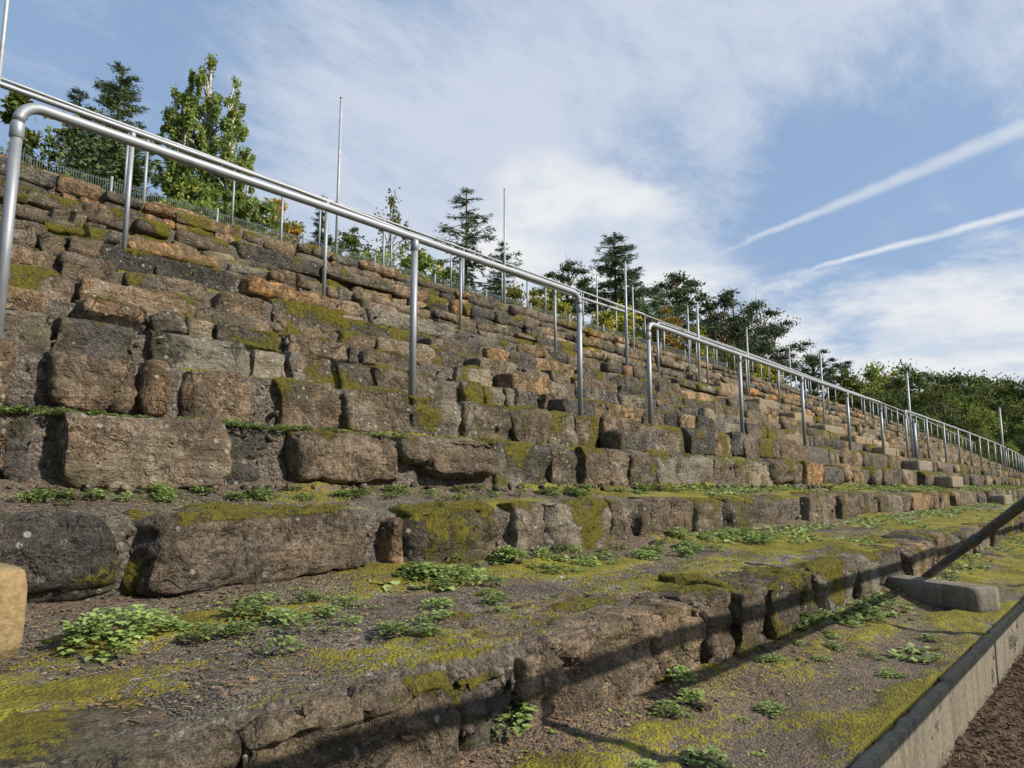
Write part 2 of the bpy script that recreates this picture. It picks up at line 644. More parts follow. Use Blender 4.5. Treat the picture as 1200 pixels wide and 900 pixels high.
def leaf_mat(name, c1, c2, c3=None, trans=0.35, scale=2.0, rough=0.65):
    """foliage: colour varies from leaf to leaf (attribute) and across the crown (noise)"""
    m, t, b = mat(name)
    pos, nor = geo_pos(t)
    R, G, B, A = attr(t)
    n = t.noise(pos, scale, 3, 0.6)
    x = t.math('ADD', t.math('MULTIPLY', R, 0.6), t.math('MULTIPLY', t.smooth(n, 0.3, 0.7), 0.4))
    c = t.mix(x, c1, c2)
    if c3: c = t.mix(t.smooth(G, 0.80, 0.95), c, c3)
    oi = t.n.new('ShaderNodeObjectInfo')
    vb = t.smooth(oi.outputs['Random'], 0.0, 1.0, 0.68, 1.28)
    cc = t.n.new('ShaderNodeCombineColor')
    t.l.new(vb, cc.inputs[0]); t.l.new(vb, cc.inputs[1]); t.l.new(t.math('MULTIPLY', vb, 0.95), cc.inputs[2])
    c = t.mix(1.0, c, cc.outputs[0], 'MULTIPLY')
    t.l.new(c, b.inputs['Base Color'])
    b.inputs['Roughness'].default_value = rough
    b.inputs['Specular IOR Level'].default_value = 0.25
    tr = t.n.new('ShaderNodeBsdfTranslucent')
    t.l.new(c, tr.inputs[0])
    mx = t.n.new('ShaderNodeMixShader')
    mx.inputs[0].default_value = trans
    t.l.new(b.outputs[0], mx.inputs[1]); t.l.new(tr.outputs[0], mx.inputs[2])
    t.l.new(mx.outputs[0], t.n['Material Output'].inputs[0])
    return m


M_STONE = make_stone_mat()
M_GRAVEL = make_gravel_mat()
M_MORTAR = make_mortar_mat()
M_CONC = make_concrete_mat()
M_METAL = make_metal_mat()
M_SHADEPIPE = simple_mat('shade_toned_steel', (0.06, 0.065, 0.075), (0.13, 0.135, 0.15), 14, 0.6, 0.4)  # shaded side of a grey pipe, put into the base colour all round
M_WHITE = simple_mat('pale_painted_steel', (0.30, 0.31, 0.32), (0.43, 0.44, 0.45), 12, 0.5, 0.2)
M_FENCE = simple_mat('green_grey_fence_steel', (0.10, 0.13, 0.12), (0.17, 0.20, 0.19), 12, 0.6, 0.2)
M_BARK = simple_mat('bark', (0.05, 0.037, 0.027), (0.14, 0.10, 0.07), 14, 0.95, 0, 0.02)
M_PINEBARK = simple_mat('pine_bark', (0.12, 0.07, 0.04), (0.24, 0.14, 0.085), 10, 0.95, 0, 0.02)
M_BIRCH = simple_mat('birch_bark', (0.20, 0.19, 0.17), (0.62, 0.60, 0.56), 6, 0.9)
M_SOIL = simple_mat('dark_mulch_soil', (0.035, 0.024, 0.017), (0.13, 0.085, 0.055), 30, 0.98, 0, 0.03)
M_GRASS = simple_mat('rough_grass_ground', (0.05, 0.07, 0.02), (0.13, 0.12, 0.05), 3, 0.95, 0, 0.05)
M_LITTER = leaf_mat('dry_litter', (0.07, 0.04, 0.025), (0.26, 0.17, 0.10), trans=0.1, rough=0.9)
M_PEBBLE = leaf_mat('pebble_stone', (0.05, 0.043, 0.038), (0.20, 0.175, 0.145), trans=0.0, rough=0.9, scale=40)
M_WEED = leaf_mat('weed_leaf', (0.11, 0.165, 0.045), (0.29, 0.37, 0.12), trans=0.25, scale=6, rough=0.55)
M_SEED = leaf_mat('seedling_leaf', (0.09, 0.125, 0.025), (0.24, 0.28, 0.08), trans=0.2, scale=8, rough=0.6)
M_WEED2 = leaf_mat('pale_weed_leaf', (0.12, 0.165, 0.05), (0.31, 0.37, 0.13), trans=0.22, scale=6, rough=0.55)
M_MOSS = leaf_mat('moss_tuft', (0.11, 0.095, 0.014), (0.30, 0.265, 0.035), trans=0.15, scale=9, rough=0.9)
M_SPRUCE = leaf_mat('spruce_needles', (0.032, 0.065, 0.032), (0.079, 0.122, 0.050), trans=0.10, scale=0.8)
M_SPRUCEL = leaf_mat('yellowish_spruce_needles', (0.039, 0.071, 0.029), (0.117, 0.149, 0.045), trans=0.15, scale=0.8)  # yellower, paler needle tone for some of the trees
M_PINE = leaf_mat('pine_needles', (0.039, 0.067, 0.033), (0.097, 0.129, 0.054), trans=0.10, scale=0.6)
M_POPLAR = leaf_mat('light_tree_leaves', (0.13, 0.19, 0.045), (0.31, 0.40, 0.11), (0.42, 0.40, 0.11), trans=0.4, scale=0.8)
M_BIRCHL = leaf_mat('birch_leaves', (0.135, 0.176, 0.068), (0.270, 0.297, 0.121), (0.405, 0.351, 0.108), trans=0.4, scale=0.8)
M_ORANGE = leaf_mat('autumn_leaves', (0.156, 0.156, 0.036), (0.456, 0.264, 0.048), (0.540, 0.216, 0.036), trans=0.4, scale=0.8)
M_GREEN = leaf_mat('broad_leaves', (0.072, 0.120, 0.026), (0.224, 0.272, 0.056), (0.352, 0.304, 0.064), trans=0.35, scale=0.5)
M_YELLOW = leaf_mat('yellow_green_leaves', (0.130, 0.169, 0.026), (0.338, 0.338, 0.052), (0.546, 0.351, 0.052), trans=0.4, scale=0.8)
M_DARKG = leaf_mat('dark_forest_leaves', (0.042, 0.072, 0.022), (0.120, 0.157, 0.042), (0.224, 0.208, 0.048), trans=0.25, scale=0.4)
M_DRYGRASS = leaf_mat('dry_grass_blade', (0.10, 0.10, 0.035), (0.34, 0.24, 0.10), (0.35, 0.15, 0.05), trans=0.2, scale=1)

# ------------------------------------------------------------------ terrace profile
# tiers: (front y, top z, rear z of its ledge)
TIERS = [(1.10, -0.365, -0.345), (2.20, -0.095, -0.01), (2.80, 0.25, 0.285), (3.30, 0.55, 0.57)]
for (y_, z_, r_z) in [(3.86, 0.80, .82), (4.35, 1.03, 1.05), (4.90, 1.28, 1.31), (5.50, 1.58, 1.61), (6.20, 1.935, 1.97), (7.05, 2.37, 2.40),
                      (8.00, 2.90, 2.94), (9.10, 3.55, 3.60), (10.80, 4.20, 4.25), (12.90, 5.02, 5.07), (15.0, 5.83, 5.84)]:
    TIERS.append((y_, z_, r_z))
NT_ = len(TIERS)
X_MIN, X_MAX = -3.0, 112.0

terrace = empty('stone_terrace', (0, 3, 0), 'long bank of rough sandstone standing steps climbing to the left', 'terrace')


def base_of(k):
    return -0.60 if k == 0 else TIERS[k - 1][2]


def xsamples(x0, x1, d0, rate, dist):
    xs = [x0]
    while xs[-1] < x1:
        x = xs[-1]
        xs.append(x + max(d0, rate * math.hypot(x, dist)))
    return np.array(xs)


def moss_field(x, y, s=3):
    p = np.stack([x, y, np.zeros_like(x)], -1)
    return 0.5 + 0.5 * fbm(p * np.array([1.1, 2.6, 1]), s, 4, 0.6)


def grid_quads(nu, nv):
    i = np.arange(nu - 1)[:, None] * nv + np.arange(nv - 1)[None, :]
    i = i.ravel()
    return np.stack([i, i + nv, i + nv + 1, i + 1], 1)


def ledge(k):
    """one ledge: the mortared riser behind the stones and the gravel top behind it"""
    if k < 0:
        y0, zt, zr = 0.538, -0.612, -0.60
        yb = TIERS[0][0] + 0.12
    else:
        y0, zt, zr = TIERS[k]
        y0 += (0.055 if k < 1 else 0.045) if k < 5 else 0.075
        yb = (TIERS[k + 1][0] + 0.14) if k + 1 < NT_ else y0 + 1.2
    near = k < 3
    d0 = 0.014 if k < 2 else (0.022 if k < 4 else 0.06)
    xs = xsamples(X_MIN if k > 1 else -0.6, X_MAX, d0, 0.006 if near else 0.011, y0)
    if k <= 1:
        xs = np.concatenate([np.arange(X_MIN, -0.6, 0.1), xs])
    step = 0.014 if k < 1 else (0.02 if k < 3 else 0.07)
    zb = (base_of(k) - 0.06) if k >= 0 else -0.9
    nr = max(3, int((zt - zb) / (step * 1.2)))
    prof = [(y0, z, 0) for z in np.linspace(zb, zt - 0.03, nr)]
    nt = max(4, int((yb - y0) / step))
    for j in range(nt + 1):
        f = j / nt
        prof.append((y0 + 0.015 + (yb - y0 - 0.015) * f, zt - 0.012 + (zr - zt + 0.012) * f, 1))
    prof = np.array(prof)
    nu, nv = len(xs), len(prof)
    Xg = np.repeat(xs[:, None], nv, 1)
    Yg = np.repeat(prof[None, :, 0], nu, 0)
    Zg = np.repeat(prof[None, :, 1], nu, 0)
    tread = np.repeat(prof[None, :, 2], nu, 0)
    p = np.stack([Xg, Yg, Zg], -1)
    rough = fbm(p * 7, 11, 3)
    fine = fbm(p * 30, 21, 2) if near else 0
    # soil that has slid down against the foot of the next riser
    foot = sstep(yb - 0.42 if k <= 0 else yb - 0.28, yb - 0.05, Yg) * tread
    heap = foot * (0.055 if k < 2 else 0.03) * (0.5 + 0.9 * (0.5 + 0.5 * vnoise(np.stack([Xg * 2.2, Yg * 0, Zg * 0], -1), 5 + k)))
    M = moss_field(Xg, Yg * 1.0, 3 + k)
    # moss likes the ledges further along, and the front of the ledge
    front = 1 - sstep(y0 + 0.1, y0 + (0.7 if k == 0 else 0.45), Yg)
    amt = -0.06 + 0.19 * sstep(0.8, 3.5, Xg) + 0.04 * front
    if k < 0: amt = 0.14 + 0.06 * sstep(1, 3, Xg) - 0.22 * sstep(0.95, 1.15, Yg) * (0.5 + 0.5 * vnoise(p * 3, 8))
    if k == 0: amt = amt + 0.05 * front - 0.12 * sstep(1.9, 2.2, Yg)
    if k == 1: amt = amt - 0.02
    if k >= 3: amt = amt - 0.02
    Mv = np.clip((M + amt - 0.50) * 3.0 + 0.22, 0, .85) * (0.15 + 0.85 * tread)
    Zg = Zg + tread * (0.012 * rough + 0.004 * fine + heap + 0.015 * sstep(0.35, 0.7, Mv))
    Yg = Yg + (1 - tread) * (0.045 * rough + 0.012 * fine)
    Yg = Yg + curve(Xg)
    V = np.stack([Xg, Yg, Zg], -1).reshape(-1, 3)
    A = np.zeros((nu * nv, 4))
    A[:, 1] = Mv.ravel()
    A[:, 3] = np.clip(foot * 1.0 + 0.25 * (M < 0.4) + (0.45 if k < 0 else 0), 0, 1).ravel()
    Q = grid_quads(nu, nv)
    # split riser and tread so that each has its own material
    fi = np.arange(len(Q)) % (nv - 1)
    me = new_mesh('gravel_ledge', V, [Q], A)
    me.materials.append(M_GRAVEL)
    me.materials.append(M_MORTAR)
    me.polygons.foreach_set('material_index', (fi < nr).astype(np.int32))
    o = link('gravel_ledge', me, None, terrace, (0, 0, 0))
    o.matrix_parent_inverse = Matrix.Translation((0, -3, 0))
    return o


for k in range(-1, NT_):
    ledge(k)


# ------------------------------------------------------------------ stones
def make_stone(x0, x1, zb, zt, yf, depth, seed, q, tint, opts):
    """rough block: returns V, Q, A. yf = front plane; q = target quad size"""
    L, H = x1 - x0, zt - zb
    nx = int(np.clip(round(L / q), 3, 90)); nz = int(np.clip(round(H / q), 2, 34)); ny = int(np.clip(round(depth / q), 2, 34))
    if q > 0.09: ny = min(ny, 3)
    V0, Q = box_grid(nx, ny, nz)
    r = np.random.default_rng(seed)
    pw = opts.get('pw', 0)
    rb = (0.30 / pw) if pw else r.uniform(0.006, 0.018)
    rb = min(rb, H * .42, L * .42)
    half = np.array([L / 2, depth / 2, H / 2])
    V = V0
    # trilinear shift of the 8 corners makes each block irregular
    js = opts.get('skew', 1.0) * .8
    jit = r.uniform(-1, 1, (2, 2, 2, 3)) * np.array([min(0.11 * L, 0.06), 0.03, 0.13 * H]) * js
    jit[:, 0, 1, 2] *= 0.5
    u = (V + 1) / 2
    off = 0
    for a in (0, 1):
        for b_ in (0, 1):
            for c_ in (0, 1):
                w = (u[:, 0] if a else 1 - u[:, 0]) * (u[:, 1] if b_ else 1 - u[:, 1]) * (u[:, 2] if c_ else 1 - u[:, 2])
                off = off + w[:, None] * jit[a, b_, c_]
    P = V * half
    qc = np.clip(P, -(half - rb), half - rb)
    dv = P - qc
    ln = np.linalg.norm(dv, axis=1)[:, None]
    P = qc + dv / np.maximum(ln, 1e-9) * np.minimum(ln, rb)
    P = P + off
    # chisel it with random planes so that it has facets and broken corners
    for _c in range(int(opts.get('cuts', 11))):
        sg = np.array([r.choice([-1, 1]), r.choice([-1, -1, 1]), r.choice([-1, 1])])
        nn_ = sg * r.uniform(0.02, 1.0, 3) ** 1.6 / (half * 6 + .2)
        nn_ /= np.linalg.norm(nn_)
        reach = (half * np.abs(nn_)).sum()
        o_ = reach * r.uniform(0.80, 0.985)
        dd_ = np.maximum(P @ nn_ - o_, 0)
        P = P - dd_[:, None] * nn_
    P = P + np.array([(x0 + x1) / 2, yf + depth / 2, (zb + zt) / 2])
    so_ = seed * 3.17 % 97
    nrm = V0 / (np.abs(V0).max(1)[:, None])
    nrm = np.where(np.abs(nrm) > 0.999, nrm, 0)
    nrm = nrm / (np.linalg.norm(nrm, axis=1)[:, None] + 1e-9)
    am = opts.get('rough', 1.0)
    big = np.stack([vnoise(P * 3.1 + so_, 1), vnoise(P * 3.1 + so_, 2), vnoise(P * 3.1 + so_, 3)], 1)
    P = P + big * np.array([0.013, 0.010, 0.010]) * am
    s1 = fbm(P * np.array([5, 6, 13]) + so_, 5, 3)
    P = P + nrm * (s1 * 0.010 * am)[:, None]
    # bedding planes: crisp little ledges running along the block
    wv = P + 0.05 * big
    sb_ = vnoise(wv * np.array([1.6, 1.6, 24]) + so_, 15)
    P = P + nrm * np.array([1, 1, 0.0]) * (np.tanh(sb_ * 7) * 0.0065 * am)[:, None]
    fl = np.abs(vnoise(P * np.array([6, 6, 8]) + so_, 19))
    P = P - nrm * ((fl < .10) * 0.010 * am * (q < .06))[:, None]
    if q < 0.05:
        s2 = fbm(P * np.array([19, 19, 30]) + so_, 7, 3)
        P = P + nrm * (s2 * 0.0075 * am)[:, None]
    pits = opts.get('pits', 0)
    if pits:
        w = vnoise(P * 17 + so_, 31)
        P = P - nrm * (sstep(0.30, 0.62, w) * 0.022 * pits)[:, None]
    cracks = opts.get('cracks', 0)
    for cidx in range(cracks):
        cx = x0 + L * (0.25 + 0.5 * r.random())
        d = np.abs(P[:, 0] - cx - 0.05 * vnoise(P * 6, 90 + cidx) - 0.1 * (P[:, 2] - zb))
        P[:, 1] += 0.035 * np.exp(-(d / 0.011) ** 2) * (V[:, 1] < 0)
    # moss: upper faces and pockets
    up = sstep(0.55, 1.0, V[:, 2]) * (0.35 + 0.65 * (nrm[:, 2] > 0.5))
    mz = 0.5 + 0.5 * fbm(P * 4.5, 41, 3)
    P = P + nrm * (np.abs(vnoise(P * 8 + so_, 61)) * -0.014 * am + 0.004)[:, None]
    ms = (mz - 0.5) * 2.2 + up * (0.30 + opts.get('moss', 0)) + opts.get('moss', 0) * 0.55 + 0.10
    ms = np.clip(ms, 0, 1)
    P = P + nrm * (sstep(0.45, 0.75, ms) * 0.011)[:, None]
    P[:, 1] += curve(P[:, 0])
    A = np.zeros((len(P), 4))
    A[:, 0] = tint
    A[:, 1] = ms
    A[:, 2] = opts.get('val', r.uniform(0.3, 0.8))
    A[:, 3] = opts.get('lichen', r.uniform(0, 1) ** 2)
    return P, Q, A


STONES = []     # dicts


def st(k, x0, x1, tint, zb=0.0, zt=0.0, pr=0.0, dep=None, **o):
    """stone of tier k; zb, zt lift its foot and top, pr pulls its face forward"""
    y, ztop, _ = TIERS[k]
    STONES.append(dict(k=k, x0=x0, x1=x1, zb=base_of(k) - 0.02 + zb, zt=ztop + 0.012 + zt, y=y - pr,
                       dep=dep or (0.30 if k > 3 else 0.36), tint=tint, o=o))


# the nearest stones, one by one (0 grey, .4 brown, .6 tan, .9 orange)
# bottom tier
st(0, -0.80, -0.02, 0.20, zt=-0.015, dep=0.42, pw=5, rough=1.5, lichen=0.0, val=.34, cuts=4)
st(0, -0.03, 0.66, 0.26, zt=-0.012, pr=0.02, dep=0.44, pw=4.5, rough=1.7, pits=.9, moss=0.04, lichen=0.0, val=.36, cuts=3, skew=.5)
st(0, 0.64, 1.15, 0.36, zt=-0.025, pr=0.015, dep=0.40, pw=5, rough=1.7, pits=.9, val=.42, lichen=.1, cuts=3, skew=.5)
st(0, 1.13, 1.37, 0.15, zt=-0.04, pr=-0.02, dep=0.34, pw=5, rough=2.0, pits=1.0, moss=0.14, val=.45, cuts=3, skew=.5)
st(0, 1.35, 2.24, 0.48, zb=0.0, zt=-0.018, pr=0.0, dep=0.42, rough=1.1, pits=1.6, skew=.4, lichen=.2, moss=-.1, cuts=5)
st(0, 2.25, 2.46, 0.28, pr=0.0, rough=1.3)
st(0, 2.48, 2.77, 0.30, pr=0.01, pits=.5)
st(0, 2.82, 3.36, 0.28, pr=0.0, skew=.5, cracks=1)
st(0, 3.40, 3.92, 0.33, pits=.4)
st(0, 3.94, 4.36, 0.35, moss=.1)
st(0, 4.39, 4.90, 0.30, pits=.4)
# second tier
st(1, -0.55, 0.06, 0.35)
st(1, 0.10, 0.885, 0.22, zb=0.03, pr=0.03, pw=3.4, rough=1.2, val=.42, moss=-.1)
st(1, 0.93, 1.755, 0.34, zb=0.055, pr=0.045, pw=5, rough=1.2, val=.5, pits=.3, moss=.05, skew=.6)
st(1, 1.25, 1.62, 0.95, zb=-0.01, zt=-0.235, pr=0.05, dep=.2, rough=.6, skew=.4, val=.75)
st(1, 1.89, 2.455, 0.34, zb=-0.03, zt=0.005, pr=0.06, pw=3.4, rough=1.5, moss=.20, val=.5, pits=.6)
st(1, 1.855, 1.925, 0.80, zb=0.05, zt=-0.04, pr=0.035, dep=.2, pw=3.5, rough=.7, val=.5, moss=-.4, cuts=3)
st(1, 2.60, 2.79, 0.40, zb=0.03, pr=0.02, moss=-.05)
st(1, 2.80, 3.385, 0.36, zb=0.03, pr=0.03, skew=.6, lichen=.9, cracks=1)
st(1, 3.40, 3.61, 0.36, pits=.4)
st(1, 3.68, 3.98, 0.42, pr=.02, lichen=.6, cracks=1)
st(1, 4.01, 4.39, 0.40, pr=0.0, cracks=1)
st(1, 4.42, 4.84, 0.44, pr=.02)
# third tier
st(2, -0.1, 0.50, 0.4)
st(2, 0.52, 0.735, 0.85, zb=0.04, zt=-0.06, pr=0.02)
st(2, 0.745, 0.83, 0.12, pr=-0.03, rough=1.6, moss=-.1)
st(2, 0.84, 1.505, 0.52, zb=0.035, zt=-0.01, pr=0.055, pw=14, rough=1.0, skew=.5, cracks=1, moss=-.25, val=.6)
st(2, 1.52, 1.76, 0.10, zt=-0.005, pr=-0.035, rough=2.0, moss=-.1, val=.4)
st(2, 1.79, 2.40, 0.50, zb=0.05, zt=-0.01, pr=0.045, pw=5, rough=1.0, moss=-.15)
st(2, 2.42, 2.62, 0.36, zb=0.13, zt=-0.01, pr=0.055, pw=3.0, rough=.8, val=.6, moss=-.1)
st(2, 2.58, 3.12, 0.44, zb=0.075, zt=0.0, pr=0.065, pw=4.2, rough=1.2, val=.5, pits=.5, moss=-.2)
st(2, 3.14, 3.62, 0.24, pr=0.0, rough=1.7, val=.4)
st(2, 3.66, 3.90, 0.36, pr=0.01)
st(2, 3.98, 4.30, 0.50, pr=0.03, lichen=.4, pits=.5)
st(2, 4.32, 4.56, 0.40, pr=0.03)
st(2, 4.60, 4.93, 0.36, pr=0.02)
# fourth tier
st(3, 0.20, 0.86, 0.55, zb=.02, pr=.02)
st(3, 0.97, 1.33, 0.44, zb=0.05, pr=0.05, pw=4.5, pits=.8, cracks=1, moss=.08, val=.6)
st(3, 1.345, 1.49, 0.72, zb=0.03, pr=0.05, pw=4, rough=.8, moss=-.2)
st(3, 1.56, 1.885, 0.56, zb=-0.01, zt=-0.01, pr=0.045, pw=14, rough=.8, moss=-.3, val=.6)
st(3, 2.03, 2.42, 0.46, zb=0.02, pr=0.01, moss=.12)
st(3, 2.44, 2.93, 0.42, pr=0.0, lichen=.6, pits=.5)
st(3, 2.95, 3.36, 0.28, pr=0.0, lichen=1, rough=1.3, val=.7)
st(3, 3.38, 3.86, 0.40, moss=.05)
st(3, 3.90, 4.30, 0.40, pits=.4)
st(3, 4.32, 4.62, 0.45)
st(3, 4.64, 4.98, 0.40)
# fifth and sixth
for (a, b_, t_, o_) in [(0.3, 0.9, .3, {}), (0.93, 1.14, .32, dict(lichen=.8)), (1.16, 1.52, .22, dict(val=.5)), (1.60, 2.16, .16, dict(val=.55, rough=.7)),
                        (2.19, 2.41, .35, dict(lichen=1.0, val=.8)), (2.43, 2.77, .34, dict(lichen=.9, val=.75)), (2.80, 3.05, .3, {}), (3.10, 3.38, .34, {}),
                        (3.44, 3.72, .30, {}), (3.95, 4.15, .42, dict(val=.8)), (4.20, 4.42, .35, {}), (4.44, 4.90, .25, {})]:
    st(4, a, b_, t_, pr=.01, **o_)
for (a, b_, t_, o_) in [(0.5, 1.0, .5, {}), (1.02, 1.28, .60, dict(val=.65)), (1.43, 1.73, .62, dict(zb=.03, val=.6, pr=.04)), (1.83, 2.02, .35, {}), (2.04, 2.21, .66, {}),
                        (2.24, 2.69, .24, {}), (2.72, 3.20, .42, {}), (3.24, 3.32, .2, {}), (3.36, 3.88, .34, {}), (4.40, 4.85, .5, {})]:
    st(5, a, b_, t_, **{'pr': .01, **o_})

# the rest of the bank, laid course by course
r_ = random.Random(11)
starts = {0: 4.92, 1: 4.87, 2: 4.96, 3: 5.02, 4: 4.95, 5: 4.9}
for k in range(NT_):
    x = starts.get(k, X_MIN + r_.random() * 0.4)
    if k < 6:
        xx = {0: -0.78, 1: -0.58, 2: -0.13, 3: 0.17, 4: 0.27, 5: 0.47}[k]
        while xx > X_MIN:
            Ls = r_.uniform(0.35, 0.75)
            st(k, xx - Ls, xx - 0.02, r_.uniform(0.2, 0.6))
            xx -= Ls
    while x < X_MAX:
        far = x > 40
        Ls = r_.uniform(0.28, 0.66) if r_.random() < 0.7 else r_.uniform(0.6, 1.1)
        if far: Ls = r_.uniform(0.4, 1.0)
        gap = r_.choice([-0.01, 0.0, 0.0, 0.006, 0.012, 0.03, 0.05]) if not far else 0.03
        y, ztop, _ = TIERS[k]
        if k > 4 and not far: Ls *= 1.25
        warm = 0.08 if k >= 7 else 0.0
        tint = float(np.clip(r_.gauss(0.39 + warm, 0.20), 0.0, 0.80))
        if r_.random() < 0.03: tint = r_.uniform(0.68, 0.82)
        if r_.random() < 0.035:      # a hole where a stone is gone
            x += min(Ls, 0.22); continue
        pr = r_.gauss(0.008, 0.030)
        o = dict(val=r_.uniform(0.35, 0.8), moss=(0.10 if r_.random() < .15 else (-0.12 if k > 6 else -0.05)), rough=r_.uniform(.8, 1.5))
        if r_.random() < 0.2: o['pw'] = r_.uniform(3.2, 4.5)
        H = ztop - base_of(k)
        if H > 0.27:
            # a riser of several courses; the top course carries full sized stones
            nc = max(2, int(round(H / 0.155)))
            hs = [r_.uniform(.75, 1.25) for _ in range(nc)]
            tot = sum(hs); hs = [h_ / tot * H for h_ in hs]
            zc = 0.0
            for ci, hh_ in enumerate(hs):
                top = ci == nc - 1
                if ci < nc - 3 and (far or k > 11):
                    zc += hh_; continue
                cut = r_.random() < .35 and not far
                xm_ = x + Ls * r_.uniform(.35, .65)
                for (xa_, xb_) in ([(x, xm_ - .01), (xm_, x + Ls - gap)] if cut else [(x + r_.uniform(-.04, .04), x + Ls - gap)]):
                    st(k, xa_, xb_, float(np.clip(tint + r_.gauss(0, .12), 0.03, .95)), zb=zc + (r_.choice([0, .015, .03]) if zc else 0),
                       zt=-(H - zc - hh_) - .012 + (r_.gauss(0.0, .025) if top else 0), pr=pr + r_.gauss(0, .022), **dict(o, val=r_.uniform(.3, .85)))
                zc += hh_
            if not far and r_.random() < .22:
                # loose stone lying back on the ledge, showing above the edge
                lx = x + r_.uniform(0, .2)
                st(k, lx, lx + r_.uniform(.2, .5), float(np.clip(tint + r_.gauss(0, .15), 0.03, .95)), zb=H - .05, zt=r_.uniform(.05, .13), pr=-r_.uniform(.18, .32), dep=.28, **dict(o))
        else:
            st(k, x, x + Ls - gap, tint, zb=r_.choice([0, 0, 0.02, 0.05]), zt=r_.gauss(0, 0.012), pr=pr, **o)
        x += Ls

F3 = np.array(fwd)
RR = np.array([math.sin(TH), -math.cos(TH), 0]); UU = np.cross(RR, F3)


def project(p):
    d = p @ F3
    return 600 + FPX * (p @ RR) / d, 450 - FPX * (p @ UU) / d, d


for i, s in enumerate(STONES):
    c_ = np.array([(s['x0'] + s['x1']) / 2, s['y'] + float(curve((s['x0'] + s['x1']) / 2)), (s['zb'] + s['zt']) / 2])
    px, py, d = project(c_)
    s['d'] = float(np.linalg.norm(c_))
    vis = d > 0.2 and -60 < px < 1260 and -60 < py < 960
    s['size'] = ((s['x1'] - s['x0']) * (s['zt'] - s['zb']) / s['d'] ** 2) if vis else 0
    s['id'] = i
order = sorted(STONES, key=lambda s: -s['size'])
single = set(s['id'] for s in order[:298])
rest_near = MB(); rest_far = MB()
for s in STONES:
    d = s['d']
    q = max(0.013, d * 4.6 / FPX)
    if s['size'] == 0: q = max(q, 0.05)
    if d > 11: q = max(q, 0.085)
    if d > 22: q = max(q, 0.16)
    V, Q, A = make_stone(s['x0'], s['x1'], s['zb'], s['zt'], s['y'], s['dep'], 100 + s['id'], q, s['tint'], s['o'])
    if s['id'] in single:
        c_ = np.array([(s['x0'] + s['x1']) / 2, s['y'] + float(curve(s['x0'])), s['zb']])
        me = new_mesh('stone', V - c_, [Q], A, smooth=(q < 0.028))
        ob = link('stone', me, M_STONE, terrace, tuple(c_ - np.array([0, 3, 0])))
    else:
        (rest_near if d < 16 else rest_far).add(V, Q, None, A)
for mb_, nm in ((rest_near, 'stone_courses'), (rest_far, 'stone_courses')):
    me = mb_.mesh(nm, smooth=False, off=(0, 3, 0))
    tag(link(nm, me, M_STONE, terrace), kind='stuff')

# small rubble wedged at the foot of the nearer risers and in their joints
rb = MB()
rr = np.random.default_rng(5)
V0, Q0 = box_grid(2, 2, 2)
n_ = (np.abs(V0) ** 2.6).sum(1) ** (1 / 2.6)
V0r = V0 / n_[:, None]
for i in range(3600):
    k = int(rr.choice([0, 1, 2, 3, 4, 5, 6, 7, 8], p=[.16, .15, .15, .12, .10, .10, .08, .07, .07]))
    X = 0.2 + 9 * rr.random() ** 1.5
    y, zt_, _ = TIERS[k]
    s = (0.005 + 0.016 * rr.random() ** 2) * (1.0 if k < 4 else 1.7)
    if rr.random() < .5:
        Y = y - rr.random() ** 2 * 0.16; Z = base_of(k) + 0.012
    else:
        Y = y + 0.035 + rr.uniform(-.02, .03); Z = rr.uniform(base_of(k), zt_)
    R_ = rr.uniform(-1, 1, (3, 3)) * 0.35 + np.eye(3)
    V = (V0r * rr.uniform(.5, 1.3, 3) * rr.uniform(.72, 1.25, (len(V0r), 1))) @ R_ * s + np.array([X, Y, Z - s * .4])
    rb.add(V, Q0, None, np.array([rr.uniform(0.1, .6), 0.0, rr.uniform(.3, .9), rr.random()]))
tag(link('rubble', rb.mesh('rubble', False, (0, 3, 0)), M_STONE, terrace), kind='stuff')

# ------------------------------------------------------------------ concrete steps in the aisles
def step_block(parent, x0, x1, y0, y1, z0, z1, tint, seed, moss=0.2):
    nx = max(4, int((x1 - x0) / 0.05)); ny = max(3, int((y1 - y0) / 0.05)); nz = max(3, int((z1 - z0) / 0.03))
    V0, Q = box_grid(min(nx, 30), min(ny, 20), min(nz, 12))
    n = (np.abs(V0) ** 30).sum(1) ** (1 / 30)
    V = V0 / n[:, None]
    P = V * np.array([(x1 - x0) / 2, (y1 - y0) / 2, (z1 - z0) / 2]) + np.array([(x0 + x1) / 2, (y0 + y1) / 2, (z0 + z1) / 2])
    P = P + (0.001 if seed == 9 else 0.004) * np.stack([vnoise(P * 9, seed), vnoise(P * 9, seed + 1), vnoise(P * 9, seed + 2)], 1)
    P[:, 1] += curve(P[:, 0])
    A = np.zeros((len(P), 4)); A[:, 0] = tint; A[:, 2] = .6; A[:, 3] = .3
    P = P + (0.003 if seed in (3, 9) else 0.010) * np.stack([fbm(P * 11, seed + 5, 3), fbm(P * 11, seed + 9, 3), fbm(P * 11, seed + 13, 3)], 1)
    A[:, 0] = np.clip(A[:, 0] + (.25 * fbm(P * 6, 33, 3)), 0, 1)
    A[:, 1] = np.clip((V[:, 2] > .9) * (moss + 0.5 * fbm(P * 5, 4, 2)), 0, 1)
    c_ = np.array([(x0 + x1) / 2, y0 + float(curve(x0)), z0])
    return c_, new_mesh('concrete_step', P - c_, [Q], A)


